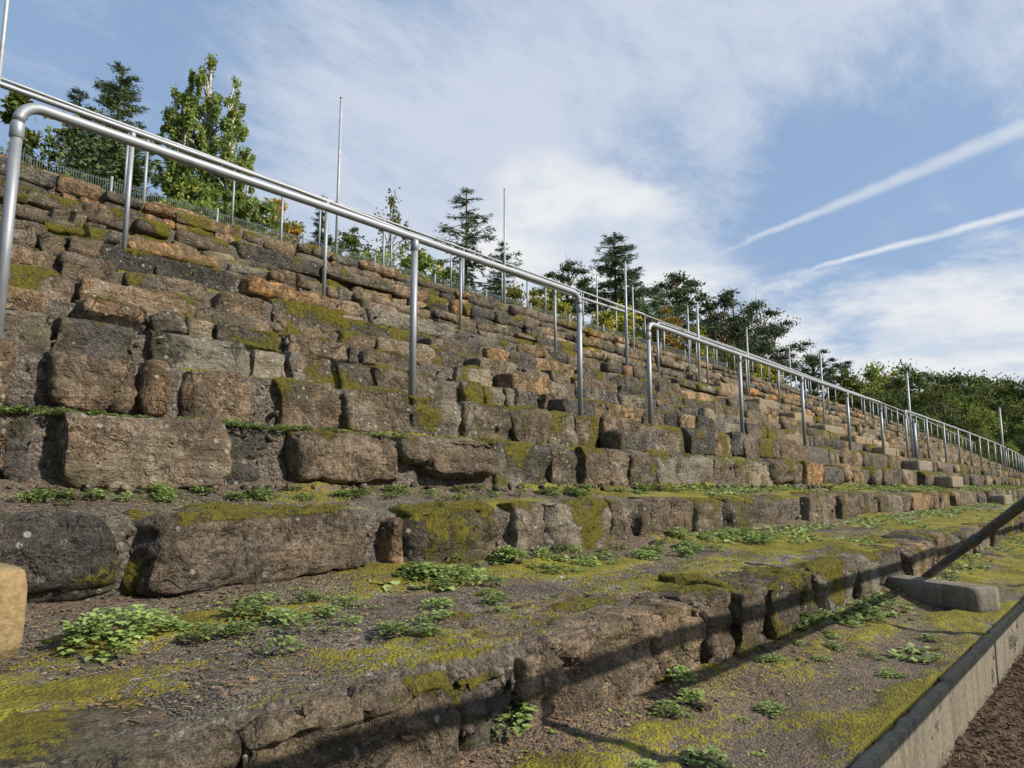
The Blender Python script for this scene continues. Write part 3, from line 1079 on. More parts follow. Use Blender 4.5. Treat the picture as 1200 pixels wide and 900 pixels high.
aisle_names = {0: 'stained', 1: 'short', 2: 'dark sided'}
GR = 'concrete half steps set in the terrace aisles'
ordn = ['bottom', 'second', 'third', 'fourth', 'fifth', 'sixth', 'seventh', 'eighth', 'ninth', 'tenth', 'eleventh', 'twelfth', 'thirteenth', 'fourteenth']
c_, me = step_block(None, -0.45, 0.517, 1.70, 2.05, -0.335, -0.160, 0.75, 3, 0.15)
tag(link('concrete_step', me, M_CONC, None, tuple(c_)), 'ochre stained concrete block cut off by the left edge, on the second ledge', 'step block', GR)
# the beam set on edge across the lowest ledge
c_, me = step_block(None, -0.085, 0.085, 0, 0.56, 0, 0.128, 0.05, 9, 0.0)
tag(link('concrete_beam', me, M_CONC, None, (4.31, 0.61, -0.622), math.radians(-29)),
    'narrow concrete beam set on edge across the lowest mossy ledge', 'beam')
for n, k in enumerate(range(3, 8)):
    y, zt, _ = TIERS[k]
    zb = base_of(k)
    x0 = 4.97 + 0.02 * n
    c_, me = step_block(None, x0 - [0, 0, .14, 0, .1, 0][n], x0 + [.42, .46, .44, .40, .5, .42][n], y - 0.20, y + 0.02, zb - 0.01, zb + (zt - zb) * [.6, .78, .9, .8, .7, .8][n], [0.2, 0.15, 0.72, 0.5, 0.3, 0.3][n], 20 + k)
    tag(link('stone_step', me, M_STONE, None, tuple(c_)),
        '%s half step of the aisle between the first two handrails' % ordn[n], 'step block', GR)
for n, k in enumerate(range(1, 10)):
    y, zt, _ = TIERS[k]
    zb = base_of(k)
    x0 = 16.6 if k == 1 else 14.95
    if k == 1: x0 = 16.4
    yy = y - 0.30
    c_, me = step_block(None, x0, x0 + 1.15, yy - float(curve(x0)) * 0, y + 0.02, zb - 0.01, zb + (zt - zb) * 0.72, [0.15, 0.3, 0.1, 0.35, 0.5, 0.3, 0.6, 0.2, .4, .3, .2][n], 50 + k)
    tag(link('concrete_step', me, M_CONC, None, tuple(c_)),
        '%s dark sided half step of the far aisle near the bracketed pole' % ordn[n], 'step block', GR)

# ------------------------------------------------------------------ kerb wall in front
kerb = empty('concrete_kerb', (0, 0.52, -0.9), 'low wall of pale concrete slabs edging the lowest mossy ledge', 'kerb')
for i in range(48):
    x0 = 0.755 + (i - 4) * 1.0
    h = 0.30
    V0, Q = box_grid(60 if i < 10 else 6, 3, 12 if i < 10 else 3)
    n = (np.abs(V0) ** 40).sum(1) ** (1 / 40)
    P = V0 / n[:, None] * np.array([0.495, 0.016, 0.20]) + np.array([x0 + 0.5, 0.533, -0.817])
    P = P + 0.004 * np.stack([fbm(P * 13, 1, 3), fbm(P * 13, 2, 3) * .8, fbm(P * 13, 3, 3) * 1.6], 1)
    P[:, 1] += curve(P[:, 0]) + 0.004 * math.sin(i * 2.1)
    P[:, 2] += 0.004 * math.sin(i * 1.3)
    A = np.zeros((len(P), 4)); A[:, 0] = 0.12; A[:, 1] = np.clip((P[:, 2] > -0.625) * (0.42 + 0.5 * fbm(P * 6, 4, 2)), 0, 1)
    c_ = np.array([x0, 0.52, -0.9])
    link('concrete_slab', new_mesh('concrete_slab', P - c_, [Q], A), M_CONC, kerb, (x0, 0, 0))

# ------------------------------------------------------------------ handrails
PR = 0.0235


def surf_z(y):
    """height of the ledge under a post standing at y"""
    z = -0.6
    for (yf, zt, zr) in TIERS:
        if y >= yf: z = zt
    return z


def handrail(xs, y, ztop_, label, seed=0, start_elbow=True, end_elbow=True, r=PR, lod=0, base=None):
    """crush barrier: one top pipe bent down into its end posts, and posts between"""
    sides = 16 if lod == 0 else 8
    def zf(x): return float(np.interp(x, *ztop_)) if isinstance(ztop_, tuple) else ztop_
    y0 = y + float(curve(xs[0]))
    root = empty('handrail', (xs[0], y0, base if base is not None else surf_z(y)), label, 'handrail', 'pipe handrails along the terrace steps')
    org = np.array(root.location)
    Rb = 0.085
    pts = []
    def P(x, z): return (x, y + float(curve(x)), z)
    if start_elbow:
        for a in np.linspace(math.pi, math.pi / 2, 7): pts.append(P(xs[0] + Rb + Rb * math.cos(a), zf(xs[0]) - Rb + Rb * math.sin(a)))
    else:
        pts.append(P(xs[0], zf(xs[0])))
    xm = np.arange(xs[0] + 0.5, xs[-1] - 0.3, 1.0)
    for x in xm: pts.append(P(x, zf(x) + 0.003 * math.sin(x * 3)))
    if end_elbow:
        for a in np.linspace(math.pi / 2, 0, 7): pts.append(P(xs[-1] - Rb + Rb * math.cos(a), zf(xs[-1]) - Rb + Rb * math.sin(a)))
    else:
        pts.append(P(xs[-1], zf(xs[-1])))
    V, Q, T = tube(pts, r, sides)
    mb = MB(); mb.add(V - org, Q, T)
    link('top_rail', mb.mesh('top_rail'), M_METAL, root)
    zb = (base if base is not None else surf_z(y)) - 0.04
    for i, x in enumerate(xs):
        end = (i == 0 and start_elbow) or (i == len(xs) - 1 and end_elbow)
        zt = zf(x) - Rb if end else zf(x) - r * 0.6
        mb = MB()
        V, Q, T = tube([(0, 0, zb - org[2]), (0, 0, zt - org[2])], r * 0.93, sides)
        mb.add(V, Q, T)
        if lod == 0 or end:     # sleeve where post meets rail
            V, Q, T = tube([(0, 0, zt - 0.075 - org[2]), (0, 0, zt - 0.07 - org[2]), (0, 0, zt - 0.012 - org[2]), (0, 0, zt - 0.004 - org[2])],
                           [r * 0.9, r * 1.16, r * 1.16, r * 1.0], sides)
            mb.add(V, Q, T)
        yy = y + float(curve(x))
        link('post', mb.mesh('post'), M_METAL, root, (x - org[0], yy - org[1], 0))
    return root


def seq(a, b, n): return list(np.linspace(a, b, n))


ZB = ([1, 4.7, 6.8, 8.9, 12, 20], [3.22, 3.205, 3.11, 3.06, 3.10, 3.06])
ZC = ([2, 6, 12, 20], [4.90, 4.83, 4.80, 4.72])
ZA = ([5.9, 12.5, 17, 40], [1.525, 1.48, 1.49, 1.50])
handrail([0.82, 3.0, 4.81], 3.38, 1.575, 'nearest pipe handrail, bent into a thick post at the far left')
handrail([5.93, 8.0, 10.05, 12.1, 14.1], 3.38, ZA, 'second handrail of the lowest row, starting right of the narrow gap')
handrail(seq(15.95, 34, 10), 3.38, ZA, 'third handrail of the lowest row, beyond the dark sided steps', lod=1)
handrail(seq(35, 49, 8), 3.38, ZA, 'fourth handrail of the lowest row, running out of the picture at right', lod=1)
zB = TIERS[9][1]
handrail([0.72, 2.51, 4.62, 6.78, 8.88, 10.97], 6.7, ZB, 'long handrail halfway up the bank, behind the nearest handrail', base=2.05)
handrail([12.1] + seq(14.2, 26.6, 7), 6.7, ZB, 'handrail halfway up the bank, starting behind the narrow gap', lod=1, base=2.05)
handrail(seq(27.8, 46, 10), 6.7, ZB, 'handrail halfway up the bank, third along and far off', lod=1, base=2.05)
handrail(seq(47, 61, 8), 6.7, ZB, 'handrail halfway up the bank, fourth along near the forest', lod=1, base=2.05)
handrail([1.9, 3.97, 6.09, 8.17, 10.24, 12.3, 14.4, 16.5, 18.6, 20.7], 10.05, ZC, 'thin handrail of the third row up, on the left part of the bank', lod=1, base=3.55)
handrail(seq(22.2, 38, 9), 10.05, ZC, 'thin handrail of the third row up, beyond the tall pines', lod=1, base=3.55)
handrail(seq(39.2, 60, 11), 10.05, ZC, 'thin handrail of the third row up, farthest section', lod=1, base=3.55)
handrail([2.4] + seq(4.95, 23.5, 10), 13.4, 6.40, 'handrail nearest the top of the bank, left section', lod=1, base=5.05)
handrail(seq(25, 46, 10), 13.4, 6.36, 'handrail nearest the top of the bank, middle section', lod=1, base=5.05)

# the barrier by the pitch, just outside the picture; its shadow lies across the lowest ledge
barrier = empty('front_barrier', (-2, -0.3, -0.9), 'two rail pipe barrier between the pitch and the lowest ledge', 'barrier')
for nm, z in (('top_rail', 0.545), ('lower_rail', -0.035)):
    V, Q, T = tube([(x, 0, z + 0.9) for x in np.linspace(0, 52, 27)], 0.024, 12)
    mb = MB(); mb.add(V, Q, T)
    link(nm, mb.mesh(nm), M_METAL, barrier)
V, Q, T = tube([(0, 0, -0.1), (0, 0, 1.42)], 0.022, 12)
mb = MB(); mb.add(V, Q, T)
me_post = mb.mesh('post')
for i in range(26):
    link('post', me_post, M_METAL, barrier, (0.08 + 2.0 * i, 0, 0))

# pipe leaning from the barrier down on to the beam, shade put into its colour
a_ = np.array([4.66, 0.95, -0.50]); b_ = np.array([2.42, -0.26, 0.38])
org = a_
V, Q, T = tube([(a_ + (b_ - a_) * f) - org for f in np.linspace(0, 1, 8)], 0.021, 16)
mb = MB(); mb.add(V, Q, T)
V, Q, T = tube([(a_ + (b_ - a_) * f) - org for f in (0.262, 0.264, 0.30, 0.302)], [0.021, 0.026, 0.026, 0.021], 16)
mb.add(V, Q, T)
tag(link('leaning_pipe', mb.mesh('leaning_pipe'), M_SHADEPIPE, None, tuple(org)),
    'steel pipe darkened in colour for its shaded side, sloping from the right edge down to the narrow concrete beam', 'pipe')

# ------------------------------------------------------------------ tall thin poles
def pole(x, y, zb, h, r, label, bracket=False):
    yy = y + float(curve(x))
    root = empty('steel_pole', (x, yy, zb), label, 'pole', 'slim pale poles standing on the bank')
    mb = MB()
    V, Q, T = tube([(0, 0, -0.05), (0, 0, h)], [r, r * 0.85], 10); mb.add(V, Q, T)
    V, Q, T = tube([(0, 0, h - .002), (0, 0, h + 0.02)], [r * 1.2, r * 0.6], 10); mb.add(V, Q, T)
    link('shaft', mb.mesh('shaft'), M_WHITE, root)
    if bracket:
        mb = MB()
        V, Q, T = tube([(0, 0, h * 0.80), (0.12, -.12, h * .81), (0.16, -0.16, h * 0.80)], r * 0.45, 8); mb.add(V, Q, T)
        link('bracket', mb.mesh('bracket'), M_WHITE, root)
        mb = MB()
        V, Q, T = tube([(0.05, -.05, -0.03), (0.05, -.05, h * 0.42)], r * 1.5, 10); mb.add(V, Q, T)
        link('socket_tube', mb.mesh('socket_tube'), M_METAL, root)
    return root


def zs(y): return surf_z(y)


for (x, y, top_py, base_py, r, lab, br) in [
    (7.11, 10.0, 115, 290, .026, 'tallest pale pole, between the small spruce and the thin birch', False),
    (11.46, 10.0, 222, 350, .024, 'pale pole right of the open branched spruce', False),
    (2.19, 10.0, -120, 100, .024, 'pale pole cut off by the top left corner', False),
    (19.3, 12.8, 322, 384, .026, 'short pale pole left of the darkest tall spruce', False),
    (10.5, 6.4, 308, 412, .021, 'pale pole in front of the darkest tall spruce', False),
    (15.1, 9.0, 336, 400, .020, 'short pole just right of the darkest tall spruce', False),
    (15.6, 7.8, 360, 430, .020, 'thin pole beside the orange bush, left of a thicker one', False),
    (13.2, 6.4, 355, 440, .027, 'thicker grey pole in front of the round topped pines', False),
    (15.65, 6.4, 385, 455, .021, 'pale pole at the right side of the pine group', False),
    (29.3, 10.0, 405, 465, .026, 'faint thin pole in the gap right of the pine group', False),
    (17.2, 5.3, 413, 495, .022, 'pale pole in front of the lone pine near the forest', False),
    (17.5, 3.6, 437, 543, .026, 'pale pole with a small side bracket, by the far steps', True),
    (36.0, 3.6, 478, 560, .040, 'grey pole at the right edge, before the dark forest', False),
]:
    yy = y + float(curve(x))
    zb = zs(y)
    # height so that the pole looks as tall as in the photograph
    p = np.array([x, yy, zb])
    _, _, d = project(p)
    # solve top
    lo, hi = 0.2, 9.0
    for _ in range(40):
        m_ = (lo + hi) / 2
        if project(np.array([x, yy, zb + m_]))[1] > top_py: lo = m_
        else: hi = m_
    pole(x, y, zb, round((lo + hi) / 2, 2), r, lab, br)

# ------------------------------------------------------------------ bar fence on the crest
fence = empty('bar_fence', (1.0, 17, 5.75), 'low grey green bar fence along the crest at upper left, before the dark spruces', 'fence')
mbp = MB()
V, Q, T = tube([(0, 0, 0), (0, 0, 1.18)], 0.03, 8); mbp.add(V, Q, T)
me_fp = mbp.mesh('post')
mbb = MB()
for i in range(50):
    x = 0.05 * i + 0.025
    V, Q, T = tube([(x, 0, 0.05), (x, 0, 1.10)], 0.0055, 4, cap=False); mbb.add(V, Q)
for z in (0.12, 0.6, 1.05):
    V, Q, T = tube([(0, 0, z), (2.5, 0, z)], 0.007, 4, cap=False); mbb.add(V, Q)
me_fb = mbb.mesh('bar_panel')
for i in range(16):
    link('post', me_fp, M_METAL, fence, (2.5 * i, 0, 0))
    if i < 15: link('bar_panel', me_fb, M_FENCE, fence, (2.5 * i, 0, 0))

# ------------------------------------------------------------------ ground
def terrain():
    xs = np.concatenate([np.linspace(-1500, -20, 20), np.linspace(-18, 130, 75), np.linspace(135, 300, 30), np.linspace(330, 3000, 20)])
    ys = np.concatenate([np.linspace(-2500, -20, 14), np.linspace(-18, 0.3, 8), [0.50, 0.62, 1.4], np.linspace(2.2, 17, 14), np.linspace(19, 90, 24), np.linspace(100, 3000, 18)])
    Xg, Yg = np.meshgrid(xs, ys, indexing='ij')
    Ye = Yg - curve(np.clip(Xg, -20, 112)) * (Yg > 0.4) * (Yg < 60)
    z = np.where(Ye < 0.55, -0.90, np.clip(-1.5 + (Ye - 0.55) * 0.445, -1.5, 5.74))
    z = np.where(Ye > 15.6, 5.80, z)
    # beyond the end of the bank the slope eases down to the wood
    fade = sstep(100, 150, Xg) * (Yg > -60)
    z = z * (1 - fade) + (1.2 + 2.0 * sstep(0, 60, Yg)) * fade * sstep(-40, 0, Yg) + (-0.9) * fade * (1 - sstep(-40, 0, Yg))
    far = sstep(60, 400, np.abs(Yg)) * 2.5
    z = z + far * vnoise(np.stack([Xg * 0.01, Yg * 0.01, Xg * 0], -1), 3)
    V = np.stack([Xg, Yg, z], -1).reshape(-1, 3)
    me = new_mesh('ground', V, [grid_quads(len(xs), len(ys))], None)
    return tag(link('ground', me, M_GRASS), kind='structure')


terrain()

# the dark mulch between pitch and kerb
xs = xsamples(-1.0, 60, 0.025, 0.012, 0.8)
ys = np.linspace(-1.6, 0.535, 90)
Xg, Yg = np.meshgrid(xs, ys, indexing='ij')
p = np.stack([Xg, Yg, Xg * 0], -1)
Zg = -0.84 + 0.035 * fbm(p * 3.1, 5, 4, .6) + 0.02 * sstep(.2, .5, Yg) + 0.012 * fbm(p * 17, 9, 2)
me = new_mesh('soil_strip', np.stack([Xg, Yg + curve(Xg), Zg], -1).reshape(-1, 3), [grid_quads(len(xs), len(ys))], None)
tag(link('soil_strip', me, M_SOIL), kind='structure')
lit = MB()
rl = np.random.default_rng(17)
N = 24000
X = 1.5 + 7 * rl.random(N) ** 1.3; Y = rl.uniform(-0.5, 0.495, N)
for i in range(N):
    a = rl.uniform(0, math.pi); L = rl.uniform(.008, .034) * (1 + X[i] * .08); w = rl.uniform(.0008, .0036) * (1 + X[i] * .08)
    z = -0.825 + 0.03 * rl.random() + (0.02 if Y[i] > .3 else 0)
    d = np.array([math.cos(a), math.sin(a), rl.uniform(-.4, .5)]) * L / 2
    n = np.array([-math.sin(a), math.cos(a), rl.uniform(-.6, .6)]) * w
    c_ = np.array([X[i], Y[i], z])
    lit.add(np.array([c_ - d - n, c_ + d - n * .5, c_ + d + n * .5 + [0, 0, w], c_ - d + n]), [[0, 1, 2, 3]], None,
            np.array([rl.random(), 0, 0, 0]))
tag(link('dry_litter', lit.mesh('dry_litter', False), M_LITTER), 'brown dry needles and leaf bits strewn on the soil below the kerb', 'leaf litter', kind='stuff')

# ------------------------------------------------------------------ gravel, moss tufts
def ledge_z(k, X, Y):
    """height of the ledge top k at X, Y (same relief as the mesh, without the fine part)"""
    if k < 0: y0, zt, zr, yb = 0.56, -0.625, -0.60, TIERS[0][0] + 0.12
    else:
        y0, zt, zr = TIERS[k]; y0 += 0.06
        yb = TIERS[k + 1][0] + 0.14
    f = np.clip((Y - y0) / (yb - y0), 0, 1)
    Z = zt - 0.012 + (zr - zt + 0.012) * f
    p = np.stack([X, Y, Z], -1)
    foot = sstep(yb - 0.42 if k <= 0 else yb - 0.28, yb - 0.05, Y)
    heap = foot * (0.055 if k < 2 else 0.03) * (0.5 + 0.9 * (0.5 + 0.5 * vnoise(np.stack([X * 2.2, Y * 0, Z * 0], -1), 5 + k)))
    return Z + 0.012 * fbm(p * 7, 11, 3) + heap


peb = MB()
rp = np.random.default_rng(23)
oc = np.array([[1, 0, 0], [-1, 0, 0], [0, 1, 0], [0, -1, 0], [0, 0, 1], [0, 0, -1]], float)
of = np.array([[0, 2, 4], [2, 1, 4], [1, 3, 4], [3, 0, 4], [2, 0, 5], [1, 2, 5], [3, 1, 5], [0, 3, 5]])
for k, n, y0, y1, xm in ((-1, 9000, .60, 1.12, 5), (0, 15000, 1.2, 2.2, 6), (1, 6000, 2.27, 2.8, 6)):
    X = (0.1 if k else 0.6) + xm * rp.random(n) ** 1.7
    if k < 0: X = 1.0 + xm * rp.random(n) ** 1.6
    Y = rp.uniform(y0, y1, n)
    Z = ledge_z(k, X, Y)
    for i in range(n):
        s = rp.uniform(0.0012, 0.0034) * (1 if rp.random() < .95 else 2.0)
        V = oc * rp.uniform(.6, 1.3, (6, 1)) * s * np.array([1, 1, .7])
        a = rp.uniform(0, 6.28); ca, sa = math.cos(a), math.sin(a)
        V = np.stack([V[:, 0] * ca - V[:, 1] * sa, V[:, 0] * sa + V[:, 1] * ca, V[:, 2]], 1)
        peb.add(V + np.array([X[i], Y[i], Z[i] + s * .3]), None, of, np.array([rp.random(), 0, 0, 0]))
tag(link('loose_gravel', peb.mesh('loose_gravel', False), M_PEBBLE), 'grey brown loose gravel lying over the lower ledges', 'gravel', kind='stuff')

mt = MB()
rm = np.random.default_rng(29)
for k, n, y0, y1, xm in ((-1, 90000, .58, 1.12, 6), (0, 90000, 1.18, 2.15, 7), (1, 12000, 2.27, 2.75, 6)):
    X = (0.2 if k >= 0 else 1.0) + xm * rm.random(n) ** 1.5
    Y = rm.uniform(y0, y1, n)
    M = moss_field(X, Y, 3 + k)
    yl = (0.56 if k < 0 else TIERS[k][0] + .07)
    front = 1 - sstep(yl + 0.1, yl + (0.7 if k == 0 else 0.45), Y)
    amt = -0.06 + 0.19 * sstep(0.8, 3.5, X) + 0.04 * front
    if k < 0: amt = 0.12 + 0.06 * sstep(1, 3, X)
    if k == 0: amt = amt + 0.05 * front - 0.12 * sstep(1.9, 2.2, Y)
    Mv = np.clip((M + amt - 0.50) * 3.0 + 0.22, 0, .85)
    fine = 0.5 + 0.5 * fbm(np.stack([X * 22, Y * 22, X * 0], -1), 71, 2)
    keep = (Mv + (fine - .5) * 1.5) > 0.66
    keep &= Mv > .42
    X, Y = X[keep], Y[keep]
    Z = ledge_z(k, X, Y) + 0.006
    n = len(X)
    a = rm.uniform(0, 6.28, n); h = rm.uniform(.002, .005, n) * (1 + X * .15); w = rm.uniform(.0012, .0028, n) * (1 + X * .2)
    tx = rm.uniform(-.5, .5, n) * h; ty = rm.uniform(-.5, .5, n) * h
    c_ = np.stack([X, Y, Z], 1)
    d = np.stack([np.cos(a) * w, np.sin(a) * w, 0 * a], 1)
    v = np.stack([c_ - d, c_ + d, c_ + np.stack([tx, ty, h], 1)], 1).reshape(-1, 3)
    A = np.zeros((len(v), 4)); A[:, 0] = np.repeat(rm.random(n), 3)
    mt.add(v, None, np.arange(3 * n).reshape(-1, 3), A)
tag(link('moss_carpet', mt.mesh('moss_carpet', False), M_MOSS), 'yellow green moss carpeting patches of the two lowest ledges', 'moss', kind='stuff')


# ------------------------------------------------------------------ weeds
def leaf_shape(mb, base, direc, L, w, tilt, val, lobes=True):
    """one lobed leaf: a folded fan of faces"""
    d = np.array([math.cos(direc), math.sin(direc), 0]); s = np.array([-math.sin(direc), math.cos(direc), 0]); u = np.array([0, 0, 1.0])
    f = d * math.cos(tilt) + u * math.sin(tilt)
    nrm = -d * math.sin(tilt) + u * math.cos(tilt)
    if lobes:
        prof = [(0, 0), (.30, .30), (.34, .62), (.55, .42), (.68, .60), (.82, .34), (1.0, 0)]
    else:
        prof = [(0, 0), (.3, .42), (.65, .48), (1, 0)]
    V = []; n = len(prof)
    for (t_, ww) in prof:
        mid = base + f * L * t_ + u * (-0.25 * L * t_ * t_)
        V.append(mid)
    for (t_, ww) in prof[1:-1]:
        mid = base + f * L * t_ + u * (-0.25 * L * t_ * t_)
        V.append(mid + s * w * ww + nrm * L * 0.10)
        V.append(mid - s * w * ww + nrm * L * 0.10)
    T = []
    def side(i, k): return n + 2 * (i - 1) + k
    for k in (0, 1):
        T.append([0, side(1, k), 1] if k else [0, 1, side(1, k)])
        for i in range(1, n - 2):
            a, b2, c2, e = i, i + 1, side(i + 1, k), side(i, k)
            T += [[a, b2, c2], [a, c2, e]] if not k else [[a, c2, b2], [a, e, c2]]
        i = n - 2
        T.append([i, n - 1, side(i, k)] if not k else [i, side(i, k), n - 1])
    mb.add(np.array(V), None, T, np.array([val, 0, 0, 0]))


def clump(seed, R, H, n, L=0.02, lobes=True):
    r = np.random.default_rng(seed)
    mb = MB()
    ph = r.uniform(0, 6.28, 3)
    for i in range(n):
        a = r.uniform(0, 6.28)
        rad = R * (1 + .25 * math.sin(2 * a + ph[0]) + .2 * math.sin(3 * a + ph[1])) * math.sqrt(r.random())
        z = H * (1 - (rad / (R * 1.3)) ** 2) * r.uniform(0.35, 1.0)
        b = np.array([rad * math.cos(a), rad * math.sin(a), max(z, .002)])
        leaf_shape(mb, b, a + r.normal(0, .9), L * r.uniform(.6, 1.25), L * r.uniform(.55, .9), r.uniform(-.1, .75),
                   float(np.clip(.35 + .65 * z / H + r.normal(0, .18), 0, 1)), lobes)
    for i in range(max(4, n // 9)):
        a = r.uniform(0, 6.28); rad = R * .8 * r.random()
        V, Q, T = tube([(0.2 * rad * math.cos(a), .2 * rad * math.sin(a), 0), (rad * math.cos(a), rad * math.sin(a), H * .6)], 0.0012, 3, cap=False)
        mb.add(V, Q, None, np.array([.3, 0, 0, 0]))
    return mb.mesh('weed_clump', True)


big_clump = clump(1, 0.125, 0.080, 620, 0.021)
mids = [clump(10 + i, 0.06, 0.044, 130, 0.020) for i in range(4)]
smalls = [clump(20 + i, 0.036, 0.032, 50, 0.018) for i in range(4)]
rosettes = [clump(30 + i, 0.025, 0.012, 12, 0.032, False) for i in range(3)]
for me in [big_clump] + mids + smalls: me.materials.append(M_WEED)
for me in rosettes: me.materials.append(M_WEED2)
rw = random.Random(3)
_ones = ['', 'first', 'second', 'third', 'fourth', 'fifth', 'sixth', 'seventh', 'eighth', 'ninth', 'tenth', 'eleventh', 'twelfth', 'thirteenth',
         'fourteenth', 'fifteenth', 'sixteenth', 'seventeenth', 'eighteenth', 'nineteenth']
_tens = {2: ('twentieth', 'twenty'), 3: ('thirtieth', 'thirty'), 4: ('fortieth', 'forty'), 5: ('fiftieth', 'fifty'), 6: ('sixtieth', 'sixty'), 7: ('seventieth', 'seventy'),
         8: ('eightieth', 'eighty'), 9: ('ninetieth', 'ninety')}


def nth(n):
    if n < 20: return _ones[n]
    a, b = divmod(n, 10)
    return _tens[a][0] if b == 0 else _tens[a][1] + '-' + _ones[b]


SCAT = {}


def weed(me, k, x, y, label, group=None, sc=1.0, dz=0.0):
    z = float(ledge_z(k, np.array([x]), np.array([y]))[0]) + 0.006 + dz
    o = link('weed_clump', me, None, None, (x, y + float(curve(x)), z), rw.uniform(0, 6.28))
    o.scale = (sc, sc, sc * rw.uniform(.85, 1.15))
    return tag(o, label, 'weed', group)


weed(big_clump, 0, 0.735, 1.81, 'largest bushy bright green weed, right of the ochre stained block')
weed(mids[0], 0, 0.885, 1.70, 'low weed joined to the right side of the largest weed', sc=.8)
weed(mids[1], 0, 0.97, 1.70, 'small green weed second right of the largest weed', sc=.75)
weed(mids[2], 0, 1.06, 1.84, 'leafy weed below the orange slab, front left of three', sc=1.0)
weed(mids[3], 0, 1.12, 1.76, 'leafy weed just in front of the one below the orange slab', sc=.8)
weed(smalls[0], 0, 1.215, 2.0, 'small weed against the foot of the long dark block', sc=1.2)
weed(mids[0], 0, 1.33, 1.93, 'weed right of the orange slab at the foot of the long dark block', sc=.8)
weed(mids[1], 0, 1.40, 1.84, 'weed in the row leading right from the orange slab', sc=.75)
weed(smalls[1], 0, 1.095, 1.62, 'small lone weed in bare gravel, in front of the row by the orange slab', sc=1.2)
weed(smalls[2], 0, 0.945, 1.47, 'smallest weed nearest the mossy rock edge at lower left', sc=1.0)
weed(rosettes[0], 0, 1.69, 1.98, 'broad leaved rosette before the dark gap beside the mossy block', sc=1.6)
weed(rosettes[1], 0, 1.80, 1.90, 'upright broad leaved rosette in front of the mossy block', sc=1.5)
weed(mids[2], 0, 1.27, 1.36, 'weed at the front of the second ledge among the moss', sc=.7)
weed(mids[3], -1, 1.33, 1.14, 'shaded weed in the corner under the bottom rock, at the lower edge', sc=1.1, dz=.01)
weed(mids[0], -1, 1.53, 1.18, 'pale weed against the pitted block, right of the shaded one', sc=.85)
weed(mids[1], -1, 2.0, 1.09, 'pale weed at the right end of the pitted block', sc=1.0)
weed(mids[2], -1, 1.76, .97, 'pale weed on the lowest ledge, left of centre in the moss', sc=.75)
weed(smalls[3], -1, 3.13, 1.06, 'pale weed at the foot of the shadow crossed blocks', sc=1.6)
weed(mids[3], -1, 3.7, 1.0, 'spreading pale weed near the left end of the narrow beam', sc=1.1)
weed(smalls[0], -1, 1.60, .80, 'small weed at the lower edge of the picture on the lowest ledge', sc=1.3)

grp = {
    -1: ('small pale weed on the lowest mossy ledge', 'small weeds on the lowest ledge'),
    0: ('small green weed on the second ledge', 'small weeds on the second ledge'),
    1: ('small green weed on the third ledge', 'small weeds on the third ledge'),
    2: ('tiny weed on the ledge above the big tan block', 'small weeds on the fourth ledge'),
}


def scatter(k, n, fx, fy, sc=(0.6, 1.1), pool=None):
    for i in range(n):
        x = fx(); y = fy(x)
        o = weed((pool or mids + smalls + smalls)[rw.randrange(len(pool or mids + smalls + smalls))], k, x, y, grp[k][0], grp[k][1], rw.uniform(*sc))
        SCAT.setdefault(k, []).append(o)


scatter(0, 82, lambda: 1.75 + 3.2 * rw.random() ** 1.1, lambda x: 2.14 - 0.36 * rw.random() ** 1.3, (.8, 1.35))
scatter(0, 16, lambda: rw.uniform(1.2, 1.9), lambda x: rw.uniform(1.4, 1.8), (.4, .8))
scatter(-1, 34, lambda: 1.35 + 3.4 * rw.random(), lambda x: 1.1 - 0.45 * rw.random() ** 2, (.35, .75))
scatter(1, 44, lambda: 0.74 + 1.6 * rw.random(), lambda x: rw.uniform(2.58, 2.75), (.6, .95))
scatter(1, 40, lambda: 2.2 + 3.0 * rw.random(), lambda x: rw.uniform(2.50, 2.78), (.6, 1.1))
scatter(2, 90, lambda: 0.60 + 1.9 * rw.random(), lambda x: rw.uniform(2.80, 2.90), (.55, .9), smalls)

for k, lst in SCAT.items():
    lst.sort(key=lambda o: project(np.array(o.location))[0])
    for i, o in enumerate(lst):
        o['label'] = grp[k][0] + ', %s from the left' % nth(i + 1)

# the far continuation of these weeds, too small to tell apart
fw = MB()
rf = np.random.default_rng(41)
for k, n, x0, x1, ya, yb, amp in ((0, 8000, 4.2, 22, 1.25, 2.12, 1), (1, 10000, 4.6, 30, 2.3, 2.78, 1.3), (-1, 5000, 3.0, 18, .62, 1.1, .8), (2, 4500, 2.8, 26, 2.88, 3.22, 1.0), (3, 1400, 2.0, 20, 3.38, 3.75, .8)):
    X = x0 + (x1 - x0) * rf.random(n) ** 1.5; Y = rf.uniform(ya, yb, n)
    dens = 0.5 + 0.5 * fbm(np.stack([X * 2.5, Y * 6, X * 0], -1), 55 + k, 3)
    kp = dens + 0.25 * sstep(yb - .35, yb, Y) > 0.62
    X, Y = X[kp], Y[kp]
    Z = ledge_z(k, X, Y)
    for i in range(len(X)):
        sc = rf.uniform(.018, .034) * (1 + .04 * X[i])
        for j in range(2):
            a = rf.uniform(0, 6.28)
            b0 = np.array([X[i], Y[i] + float(curve(X[i])), Z[i] + rf.uniform(0, .02) * amp])
            d = np.array([math.cos(a), math.sin(a), rf.uniform(.0, .7)]) * sc
            s_ = np.array([-math.sin(a), math.cos(a), rf.uniform(-.2, .2)]) * sc * .42
            fw.add(np.array([b0, b0 + d * .55 + s_, b0 + d, b0 + d * .55 - s_]), [[0, 1, 2, 3]], None, np.array([rf.random(), 0, 0, 0]))
tag(link('creeping_weeds', fw.mesh('creeping_weeds', False), M_WEED2), 'distant strip of tiny green weeds growing along the ledges', 'weeds', kind='stuff')


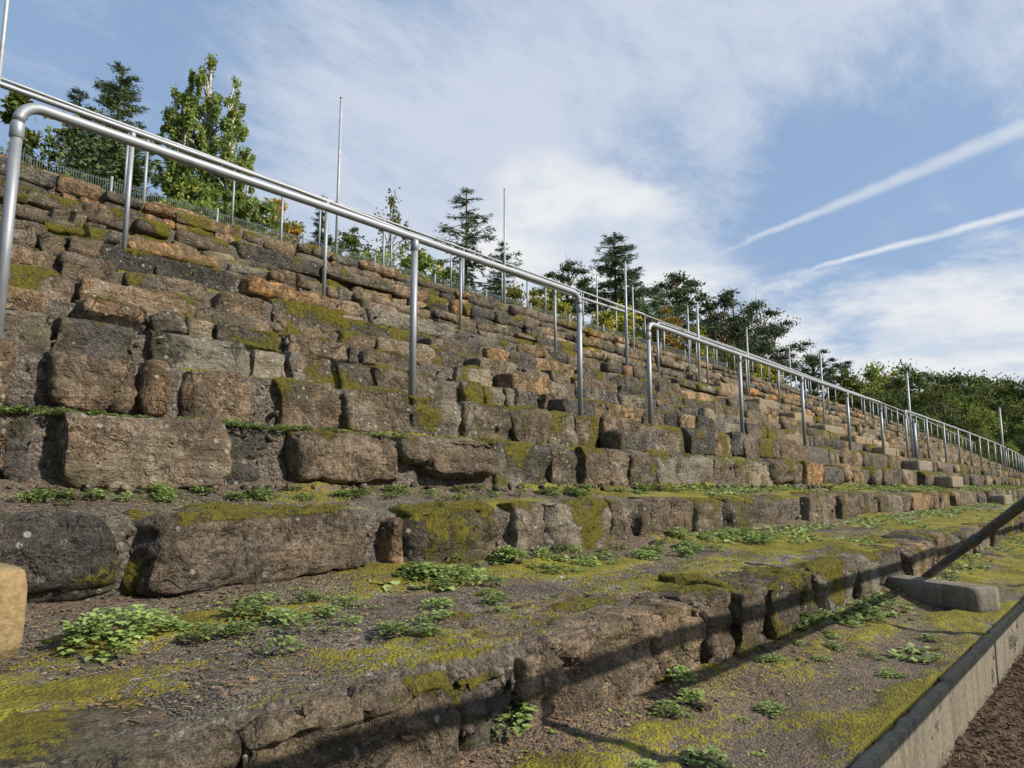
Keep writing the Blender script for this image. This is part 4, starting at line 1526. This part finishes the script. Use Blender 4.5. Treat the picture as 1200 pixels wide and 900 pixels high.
# seedlings, dry stalks and leaf crumbs scattered over the nearer ledges
sw = MB(); dl = MB()
rs = np.random.default_rng(43)
for k, n, x0, x1, ya, yb in ((0, 5200, .9, 5.5, 1.3, 2.14), (-1, 1900, 1.2, 5.5, .62, 1.08), (1, 3200, .7, 5.5, 2.35, 2.78), (2, 2200, .6, 3.2, 2.80, 2.95)):
    X = x0 + (x1 - x0) * rs.random(n) ** 1.2; Y = rs.uniform(ya, yb, n)
    dens = 0.5 + 0.5 * fbm(np.stack([X * 3, Y * 7, X * 0], -1), 85 + k, 3)
    kp = dens + 0.22 * sstep(yb - .3, yb, Y) > (.60 if k != 2 else .40)
    X, Y = X[kp], Y[kp]; Z = ledge_z(k, X, Y)
    for i in range(len(X)):
        sc = rs.uniform(.004, .011)
        b0 = np.array([X[i], Y[i], Z[i] + rs.uniform(.002, .012)])
        for j in range(4):
            a = rs.uniform(0, 6.28)
            d = np.array([math.cos(a), math.sin(a), rs.uniform(.1, .8)]) * sc
            s_ = np.array([-math.sin(a), math.cos(a), 0]) * sc * .38
            sw.add(np.array([b0, b0 + d * .55 + s_, b0 + d, b0 + d * .55 - s_]), [[0, 1, 2, 3]], None, np.array([rs.random(), 0, 0, 0]))
for k, n, x0, x1, ya, yb in ((0, 5000, .3, 6, 1.25, 2.2), (-1, 5000, 1.0, 6, .58, 1.12), (1, 2500, .6, 6, 2.3, 2.8)):
    X = x0 + (x1 - x0) * rs.random(n) ** 1.4; Y = rs.uniform(ya, yb, n)
    Z = ledge_z(k, X, Y) + .006
    for i in range(n):
        a = rs.uniform(0, 3.14); stalk = rs.random() < .25
        L = rs.uniform(.012, .035) if stalk else rs.uniform(.003, .009); w = .0009 if stalk else L * rs.uniform(.25, .6)
        d = np.array([math.cos(a), math.sin(a), rs.uniform(-.1, .25)]) * L; q_ = np.array([-math.sin(a), math.cos(a), rs.uniform(-.3, .3)]) * w
        b0 = np.array([X[i], Y[i], Z[i]])
        dl.add(np.array([b0 - d - q_, b0 + d - q_, b0 + d + q_, b0 - d + q_]), [[0, 1, 2, 3]], None, np.array([rs.random(), 0, 0, 0]))
tag(link('seedlings', sw.mesh('seedlings', False), M_SEED), 'tiny bright green seedlings dotted over the nearer gravel ledges', 'seedlings', kind='stuff')
tag(link('leaf_crumbs', dl.mesh('leaf_crumbs', False), M_LITTER), 'brown leaf crumbs and dry stalks lying on the nearer ledges', 'leaf litter', kind='stuff')

# ------------------------------------------------------------------ trees
def leaf_cards(r, C, size, n_per, up=0.0, spread=1.0, aspect=0.6):
    """many small leaf quads round the centres C (m,3) with radii size (m,)"""
    m = len(C)
    idx = np.repeat(np.arange(m), n_per)
    n = len(idx)
    dirs = r.normal(size=(n, 3)); dirs /= np.linalg.norm(dirs, axis=1)[:, None]
    rad = np.minimum(np.abs(r.normal(0, .66, n)), 1.3)
    P = C[idx] + dirs * (rad * size[idx])[:, None] * np.array([1, 1, spread])
    return P, idx


def quads_at(mb, P, dx, dy, A):
    n = len(P)
    v = np.stack([P - dx - dy * .3, P + dy * -1.0, P + dx - dy * .3, P + dy], 1).reshape(-1, 3)
    mb.add(v, np.arange(4 * n).reshape(-1, 4), None, np.repeat(A, 4, 0))


def rand_cards(mb, r, P, w, l, val, droop=0.0):
    n = len(P)
    a = r.normal(size=(n, 3)); a /= np.linalg.norm(a, axis=1)[:, None]
    b = r.normal(size=(n, 3)); b[:, 2] -= droop
    b -= a * (a * b).sum(1)[:, None]; b /= np.linalg.norm(b, axis=1)[:, None]
    A = np.zeros((n, 4)); A[:, 0] = val; A[:, 1] = r.random(n)
    quads_at(mb, P, a * np.broadcast_to(w, (n,))[:, None], b * np.broadcast_to(l, (n,))[:, None], A)


def tree_mats(parent, mbt, mbc, mt, mc):
    link('trunk', mbt.mesh('trunk'), mt, parent)
    link('crown', mbc.mesh('crown', False), mc, parent)


def spruce_mesh(seed, h, R, dens=1.0, gap=0.0, droop=0.25, lean=0.0, base=0.06, top_pow=0.85):
    r = np.random.default_rng(seed)
    mbt, mbc = MB(), MB()
    V, Q, T = tube([(lean * h * t * t, 0, h * t) for t in np.linspace(0, .972, 8)], np.linspace(0.016 * h, 0.002 * h, 8), 8)
    mbt.add(V, Q, T)
    nl = int(24 * dens ** .3)
    PP = []; DD = []; SS = []; VV = []
    for i in range(nl):
        t = base + (0.985 - base) * (i + r.uniform(-.3, .3)) / nl
        z = h * t
        bl = R * (1 - t) ** top_pow * r.uniform(.72, 1.15) + 0.015 * h
        nb = r.integers(6, 10)
        for j in range(nb):
            if r.random() < gap: continue
            a = r.uniform(0, 6.28)
            L = bl * r.uniform(.55, 1.2)
            o = np.array([lean * h * t * t, 0, z])
            d = np.array([math.cos(a), math.sin(a), 0])
            rise = r.uniform(0.05, .25) if t > .5 else r.uniform(-.15, .1)
            pts = [o + d * L * s + np.array([0, 0, L * (rise * s - droop * s * s + .12 * s ** 3)]) for s in (0, .3, .6, .85, 1)]
            if L > .05 * h:
                V, Q, T = tube(pts, np.array([1, .8, .5, .3, .1]) * 0.0035 * h, 4, cap=False); mbt.add(V, Q)
            ns = max(8, int(46 * L / R * dens))
            s = r.random(ns) ** .75
            side = r.normal(0, .16, ns) * L * (1.1 - s * .6)
            sd = np.array([-math.sin(a), math.cos(a), 0])
            c = o + d * (L * s)[:, None] + sd * side[:, None]
            c[:, 2] += L * (rise * s - droop * s * s + .12 * s ** 3) - np.abs(side) * .35 - r.random(ns) * .05 * L
            PP.append(c); VV.append(np.clip(r.normal(.45, .22, ns), 0, 1))
            dd = d[None, :] + sd[None, :] * np.sign(side)[:, None] * .8 + np.array([0, 0, -.25]) + r.normal(0, .25, (ns, 3))
            DD.append(dd / np.linalg.norm(dd, axis=1)[:, None])
            SS.append(np.full(ns, .05 * h * (.4 + .6 * (1 - t))) * r.uniform(.6, 1.2, ns))
    P = np.concatenate(PP); Dd = np.concatenate(DD); S = np.concatenate(SS); Vv = np.concatenate(VV)
    # each spray: three narrow blades
    for q in range(4):
        dd = Dd + r.normal(0, .35, Dd.shape)
        dd /= np.linalg.norm(dd, axis=1)[:, None]
        w = np.cross(dd, r.normal(size=Dd.shape)); w /= np.linalg.norm(w, axis=1)[:, None]
        A = np.zeros((len(P), 4)); A[:, 0] = Vv; A[:, 1] = r.random(len(P))
        quads_at(mbc, P + r.normal(0, .006 * h, P.shape), w * (S * .085)[:, None], dd * (S * .50)[:, None], A)
    return mbt, mbc


def clumpy_mesh(seed, h, R, crown0=0.25, nclump=40, per=90, leaf=0.05, shape='oval', trunk_r=0.014, flat=.75, trunk_col=None, stems=1, lean=0.0, cr=1.0):
    """broadleaf tree or pine: forked trunk with limbs to clumps of leaves"""
    r = np.random.default_rng(seed)
    mbt, mbc = MB(), MB()
    for s_ in range(stems):
        off = (s_ - (stems - 1) / 2) * .06 * h
        pts = [(off * (1 + t * 1.3) + .02 * h * math.sin(t * 5 + seed) + lean * h * t * t, .015 * h * math.cos(t * 4 + seed), h * .93 * t) for t in np.linspace(0, 1, 10)]
        V, Q, T = tube(pts, np.linspace(trunk_r * h, .0025 * h, 10), 8); mbt.add(V, Q, T)
    C = []; S = []
    for i in range(nclump):
        for _ in range(30):
            u = r.uniform(-1, 1, 3)
            if (u ** 2).sum() > 1: continue
            z = crown0 + (1 - crown0) * (u[2] * .5 + .5)
            zz = (z - crown0) / (1 - crown0)
            if shape == 'oval': rad = math.sin(math.pi * min(max(zz, .03), .97) ** .8) ** .6
            elif shape == 'pine': rad = (1.0 if zz > .35 else .55 + zz) * (1 - max(0, zz - .75) * 2.4)
            elif shape == 'spire': rad = min(1, (1 - zz) * 2.2) ** .7 + .12
            elif shape == 'bush': rad = math.sqrt(max(0, 1 - zz * zz)) + .05
            rho = math.hypot(u[0], u[1])
            if rho < .35 and r.random() < (.1 if shape == 'spire' else .5): continue
            break
        C.append((u[0] * R * rad * 1.25 + lean * h * z * z, u[1] * R * rad * 1.25, z * h))
        S.append(R * r.uniform(.22, .44) * cr)
    C = np.array(C); S = np.array(S)
    for c, s in zip(C, S):
        zt = min(max(c[2] - .25 * math.hypot(c[0], c[1]) - .08 * h, .08 * h), h * .9)
        o = np.array([.02 * h * math.sin(zt / h * 5 / .93 + seed) + lean * zt * zt / h, .015 * h * math.cos(zt / h * 4 / .93 + seed), zt])
        mid = (o + c) / 2 + np.array([0, 0, .03 * h])
        V, Q, T = tube([o, mid, c], np.array([.0055, .0035, .0012]) * h, 4, cap=False); mbt.add(V, Q)
        # twigs
        for q in range(3):
            e = c + r.normal(0, .6, 3) * s
            V, Q, T = tube([c, e], np.array([.0015, .0006]) * h, 3, cap=False); mbt.add(V, Q)
    P, idx = leaf_cards(r, C, S, int(per * 1.5), spread=flat)
    cv_ = np.clip(r.normal(.45, .18, len(C)), 0, 1)
    val = np.clip(cv_[idx] + r.normal(0, .2, len(P)), 0, 1)
    rand_cards(mbc, r, P, leaf * .62 * h * r.uniform(.35, .8, len(P)), leaf * .62 * h * r.uniform(.6, 1.2, len(P)), val, droop=.3)
    return mbt, mbc


def place_tree(name, mbs, x, y, z, label, cat, mt, mc, group=None, rot=0.0):
    root = empty(name, (x, y, z), label, cat, group, rot)
    tree_mats(root, mbs[0], mbs[1], mt, mc)
    return root


def xy_at(px, y):
    """ground position on line y seen at picture column px (used to lay out the crest)"""
    lo, hi = -5, 600
    for _ in range(60):
        m_ = (lo + hi) / 2
        q = project(np.array([m_, y, 6.0]))
        if q[2] <= 0 or q[0] < px: lo = m_
        else: hi = m_
    return (lo + hi) / 2


def z_at(x, y, py):
    lo, hi = -5, 60
    for _ in range(60):
        m_ = (lo + hi) / 2
        if project(np.array([x, y, m_]))[1] > py: lo = m_
        else: hi = m_
    return (lo + hi) / 2


def fit(px, top, y, wpx):
    """position, height and radius of a tree seen at column px, with its top at row top, wpx wide"""
    x = xy_at(px, y)
    d = project(np.array([x, y, 6.0]))[2]
    return x, z_at(x, y, top) - 5.8, wpx / 2 / FPX * d * 1.12


GZ = 5.75
x, h, R = fit(122, 68, 24, 160)
place_tree('spruce', spruce_mesh(1, h, R, 1.6, 0.0, .12, base=.02, top_pow=.7), x, 24, GZ, 'tall dark spruce at upper left, right one of the pair', 'tree', M_BARK, M_SPRUCEL)
x, h, R = fit(84, 100, 23, 130)
place_tree('spruce', spruce_mesh(2, h, R, 1.5, .1, .12, base=.02, lean=-.04), x, 23, GZ, 'shorter leaning dark spruce at upper left, left one of the pair', 'tree', M_BARK, M_SPRUCE)
x, h, R = fit(60, 146, 21, 105)
place_tree('dark_bush', clumpy_mesh(3, h, R, .05, 36, 90, .035, 'bush'), x, 21, GZ, 'dark bushy growth under the pair of upper left spruces', 'bush', M_BARK, M_SPRUCEL)
x, h, R = fit(5, 95, 22, 34)
place_tree('young_tree', clumpy_mesh(4, h, R, .1, 30, 80, .04, 'oval'), x, 22, GZ, 'green young tree cut off by the upper left edge', 'tree', M_BARK, M_GREEN)
# the light poplar: several narrow leaders
x, h, R = fit(226, 58, 24, 128)
root = empty('poplar', (x, 24, GZ), 'tall light green poplar with several upright leaders at upper left', 'tree')
tb, cb = MB(), MB()
for (ox, hh, rr_, sd, c0) in ((.02, 1.0, .30, 1, .25), (-.62, .86, .24, 2, .3), (.60, .88, .28, 3, .25), (-.32, .94, .22, 4, .3), (.86, .66, .26, 5, .08), (.2, .52, .5, 6, .05), (-.6, .45, .42, 7, .05)):
    a, b_ = clumpy_mesh(60 + sd, h * hh, R * rr_ * 1.0, c0, 84, 140, .0095 / hh, 'spire' if hh > .6 else 'oval', trunk_r=.009, flat=1.9, cr=.62)
    off = np.array([ox * R * RR[0] * .8, ox * R * RR[1] * .8, 0])
    for src, dst in ((a, tb), (b_, cb)):
        V = np.concatenate(src.v) + off
        dst.add(V, np.concatenate(src.q) if src.q else None, np.concatenate(src.t) if src.t else None, np.concatenate(src.a))
tree_mats(root, tb, cb, M_BIRCH, M_POPLAR)
x, h, R = fit(284, 200, 21, 70)
place_tree('green_bush', clumpy_mesh(7, h, R, .05, 36, 90, .035, 'bush'), x, 21, GZ, 'rounded green bush at the foot of the tall poplar', 'bush', M_BARK, M_POPLAR)
x, h, R = fit(322, 226, 22, 48)
place_tree('autumn_tree', clumpy_mesh(8, h, R, .15, 30, 80, .035, 'oval'), x, 22, GZ, 'small yellow and orange autumn tree right of the poplar', 'tree', M_BARK, M_ORANGE)
x, h, R = fit(372, 222, 24, 48)
place_tree('spruce', spruce_mesh(9, h, R, 1.0, .15), x, 24, GZ, 'small dark spruce left of the tallest pale pole', 'tree', M_BARK, M_SPRUCE)
x, h, R = fit(412, 258, 23, 40)
place_tree('spruce', spruce_mesh(19, h, R, 1.0, .1), x, 23, GZ, 'smallest spruce just right of the tallest pale pole', 'tree', M_BARK, M_SPRUCEL)
x, h, R = fit(452, 222, 24, 44)
place_tree('birch', clumpy_mesh(10, h, R, .3, 30, 40, .018, 'oval', trunk_r=.008, flat=1.6), x, 24, GZ, 'thin drooping birch with sparse pale leaves', 'tree', M_BIRCH, M_BIRCHL)
for i, (px, tp, w, m_, lab) in enumerate([(398, 272, 70, M_GREEN, 'green bush between the small spruce and the thin birch'), (437, 284, 60, M_POPLAR, 'light green bush at the foot of the thin birch'),
                                          (486, 280, 56, M_GREEN, 'dense green bush right of the thin birch'), (516, 300, 40, M_DARKG, 'dark bush left of the open branched spruce'),
                                          (345, 262, 40, M_BIRCHL, 'pale bush right of the orange autumn tree'), (206, 205, 60, M_GREEN, 'low green bush left below the poplar')]):
    x, h, R = fit(px, tp, 20.5 + .4 * i, w)
    place_tree('green_bush', clumpy_mesh(70 + i, h, R, .03, 34, 80, .04, 'bush'), x, 20.5 + .4 * i, GZ, lab, 'bush', M_BARK, m_)
x, h, R = fit(545, 212, 25, 175)
place_tree('spruce', spruce_mesh(11, h, R, .95, .30, .18, base=.12, top_pow=.8), x, 25, GZ, 'open branched spruce in the middle with sky showing through', 'tree', M_BARK, M_SPRUCE)
x, h, R = fit(588, 275, 26, 80)
place_tree('spruce', spruce_mesh(12, h, R, .9, .2), x, 26, GZ, 'lower dark spruce behind the pole right of the open branched one', 'tree', M_BARK, M_SPRUCE)
for i, (px, tp, w, m_, lab) in enumerate([(612, 325, 50, M_YELLOW, 'yellow green bush right of the open branched spruce'), (648, 332, 50, M_YELLOW, 'yellowish bush left of the tallest dark spruce'),
                                          (632, 345, 44, M_GREEN, 'green bush between two yellowish ones'), (722, 352, 56, M_YELLOW, 'bright green bush below the tallest dark spruce'),
                                          (786, 362, 46, M_ORANGE, 'orange tinted bush below the round topped pine'), (760, 380, 46, M_GREEN, 'green bush left of the orange tinted bush'),
                                          (812, 375, 50, M_YELLOW, 'yellow green bush right of the orange tinted bush'), (850, 398, 60, M_GREEN, 'green bush below the pine group'),
                                          (892, 422, 44, M_YELLOW, 'yellow green bush at the right foot of the pine group')]):
    y = 22 + (i % 3) * 1.3
    x, h, R = fit(px, tp, y, w)
    place_tree('mixed_bush', clumpy_mesh(90 + i, h, R, .03, 34, 80, .035, 'bush'), x, y, GZ, lab, 'bush', M_BARK, m_)
x, h, R = fit(724, 266, 30, 140)
place_tree('spruce', spruce_mesh(13, h, R, 1.5, .05, .2, base=.12, top_pow=.62), x, 30, GZ, 'tallest dark spruce standing right of centre on the crest', 'tree', M_BARK, M_SPRUCE)


def pine(px, tp, y, w, seed, lab, c0=.5, ncl=30, lean=0.0):
    x, h, R = fit(px, tp - 7, y, w)
    h2 = h + 1.5
    return place_tree('pine', clumpy_mesh(seed, h2, R * 1.22, c0, int(ncl * 1.35), 190, .0125, 'pine', trunk_r=.010, flat=.42, lean=lean, cr=.95), x, y, GZ - 1.5, lab, 'tree', M_PINEBARK, M_PINE)


pine(668, 311, 32, 46, 110, 'small round topped pine left of the tallest dark spruce')
pine(756, 328, 33, 44, 111, 'low pine directly right of the tallest dark spruce', .3)
pine(795, 318, 34, 48, 112, 'round topped pine standing free between spruce and pine group')
pine(776, 345, 31, 50, 113, 'lower pine in front of the free standing round topped one', .25)
pine(838, 341, 36, 44, 114, 'left pine of the large group')
pine(868, 342, 37, 50, 115, 'middle pine of the large group, the tallest', .35, 36)
pine(855, 358, 34, 60, 116, 'front pine of the large group with dense crown', .3, 38)
pine(898, 362, 38, 58, 117, 'right pine of the large group with layered branches', .4, 36)
pine(912, 385, 36, 50, 118, 'lowest pine at the right end of the group', .3, 28)
pine(956, 407, 42, 34, 119, 'lone pine left of the broadleaf forest')
pine(993, 424, 60, 26, 120, 'small distant pine at the left start of the forest', .35)

# the wood at the far right: every crown in the front and top rows is a tree
protos = []
for i in range(7):
    if i < 5:
        protos.append((clumpy_mesh(200 + i, 10, 3.4, .06, 60, 75, .030, 'oval', trunk_r=.015), M_BARK, [M_GREEN, M_DARKG, M_YELLOW, M_DARKG, M_GREEN][i]))
    else:
        protos.append((clumpy_mesh(200 + i, 10, 2.6, .35, 34, 90, .020, 'pine', trunk_r=.013, flat=.5), M_PINEBARK, M_PINE))
pm = []
for (a, b_), mt_, mc_ in protos:
    t_me = a.mesh('trunk'); t_me.materials.append(mt_)
    c_me = b_.mesh('crown', False); c_me.materials.append(mc_)
    pm.append((t_me, c_me))
kindname = ['mid green broadleaf tree', 'dark broadleaf tree', 'yellowish broadleaf tree', 'dark broadleaf tree', 'mid green broadleaf tree', 'distant pine', 'distant pine']
rt = random.Random(77)
ftops = [(975, 436, 5), (992, 432, 0), (1010, 428, 2), (1026, 430, 0), (1040, 427, 2), (1056, 432, 4), (1072, 424, 1), (1088, 428, 5), (1100, 430, 1), (1113, 433, 0),
         (1128, 440, 3), (1140, 436, 1), (1155, 442, 3), (1170, 446, 4), (1184, 448, 1), (1200, 444, 3), (1216, 440, 1), (1235, 436, 0), (1254, 430, 3), (1275, 430, 1)]
count = 0
FT = {}
for row, (dy, dtop, dist) in enumerate([(0, 0, 118), (9, 22, 104), (4, 44, 92), (3, 66, 84)]):
    for (px, tp, kd) in ftops:
        if row and px < 985 + 18 * row: continue
        ppx = px + dy + rt.uniform(-5, 5)
        tpp = tp + dtop + rt.uniform(-8, 9)
        kd2 = kd if row == 0 else rt.choice([0, 1, 3, 1, 3, 4])
        # direction of that column, at the given distance
        dirv = F3 + RR * ((ppx - 600) / FPX)
        dirv = dirv / np.hypot(dirv[0], dirv[1])
        dd = dist + rt.uniform(-4, 4) + (26 if px < 1060 and row == 0 else 0)
        X, Y = dirv[0] * dd, dirv[1] * dd
        zt = z_at(X, Y, tpp)
        zb = 3.2 if row < 2 else 1.0
        hh = zt - zb
        if hh < 3: continue
        sc = hh / 10.0
        lab = {0: 'on the forest skyline', 1: 'just below the forest skyline', 2: 'in the middle of the forest', 3: 'at the front of the forest'}[row]
        root = empty('forest_tree', (X, Y, zb), '%s %s, far right' % (kindname[kd2], lab), 'tree', '%ss %s' % (kindname[kd2], lab), rt.uniform(0, 6.28))
        root.scale = (sc * rt.uniform(.62, .95), sc * rt.uniform(.62, .95), sc)
        FT.setdefault(row, []).append((ppx, root, kd2, lab))
        for nm, me_ in zip(('trunk', 'crown'), pm[kd2]):
            link(nm, me_, None, root)
        count += 1

for row, lst in FT.items():
    lst.sort(key=lambda t_: t_[0])
    for i, (_, o, kd2, lab) in enumerate(lst):
        o['label'] = '%s, %s from the left %s' % (kindname[kd2], nth(i + 1), lab)

# dry grass and low growth along the crest of the bank
dg = MB()
rg = np.random.default_rng(61)
n = 26000
X = 1 + 60 * rg.random(n) ** 1.3; Y = 15.9 + rg.uniform(0, 2.8, n) + curve(X)
dens = 0.5 + 0.5 * vnoise(np.stack([X * .5, Y * .7, X * 0], -1), 4)
kp = dens > .38
X, Y, dens = X[kp], Y[kp], dens[kp]
n = len(X)
h = rg.uniform(.12, .55, n) * (0.4 + dens)
a = rg.uniform(0, 6.28, n); w = rg.uniform(.006, .016, n)
c_ = np.stack([X, Y, np.full(n, 5.80)], 1)
d = np.stack([np.cos(a) * w, np.sin(a) * w, 0 * a], 1)
tip = np.stack([rg.normal(0, .25, n) * h, rg.normal(0, .25, n) * h, h], 1)
v = np.stack([c_ - d, c_ + d, c_ + tip * .6 + d * .7, c_ + tip], 1).reshape(-1, 3)
A = np.zeros((len(v), 4)); A[:, 0] = np.repeat(rg.random(n), 4); A[:, 1] = np.repeat(rg.random(n) * (X > 18), 4)
dg.add(v, np.arange(4 * n).reshape(-1, 4), None, A)
tag(link('dry_grass', dg.mesh('dry_grass', False), M_DRYGRASS), 'dry yellow and rust coloured grass along the crest of the bank', 'grass', kind='stuff')
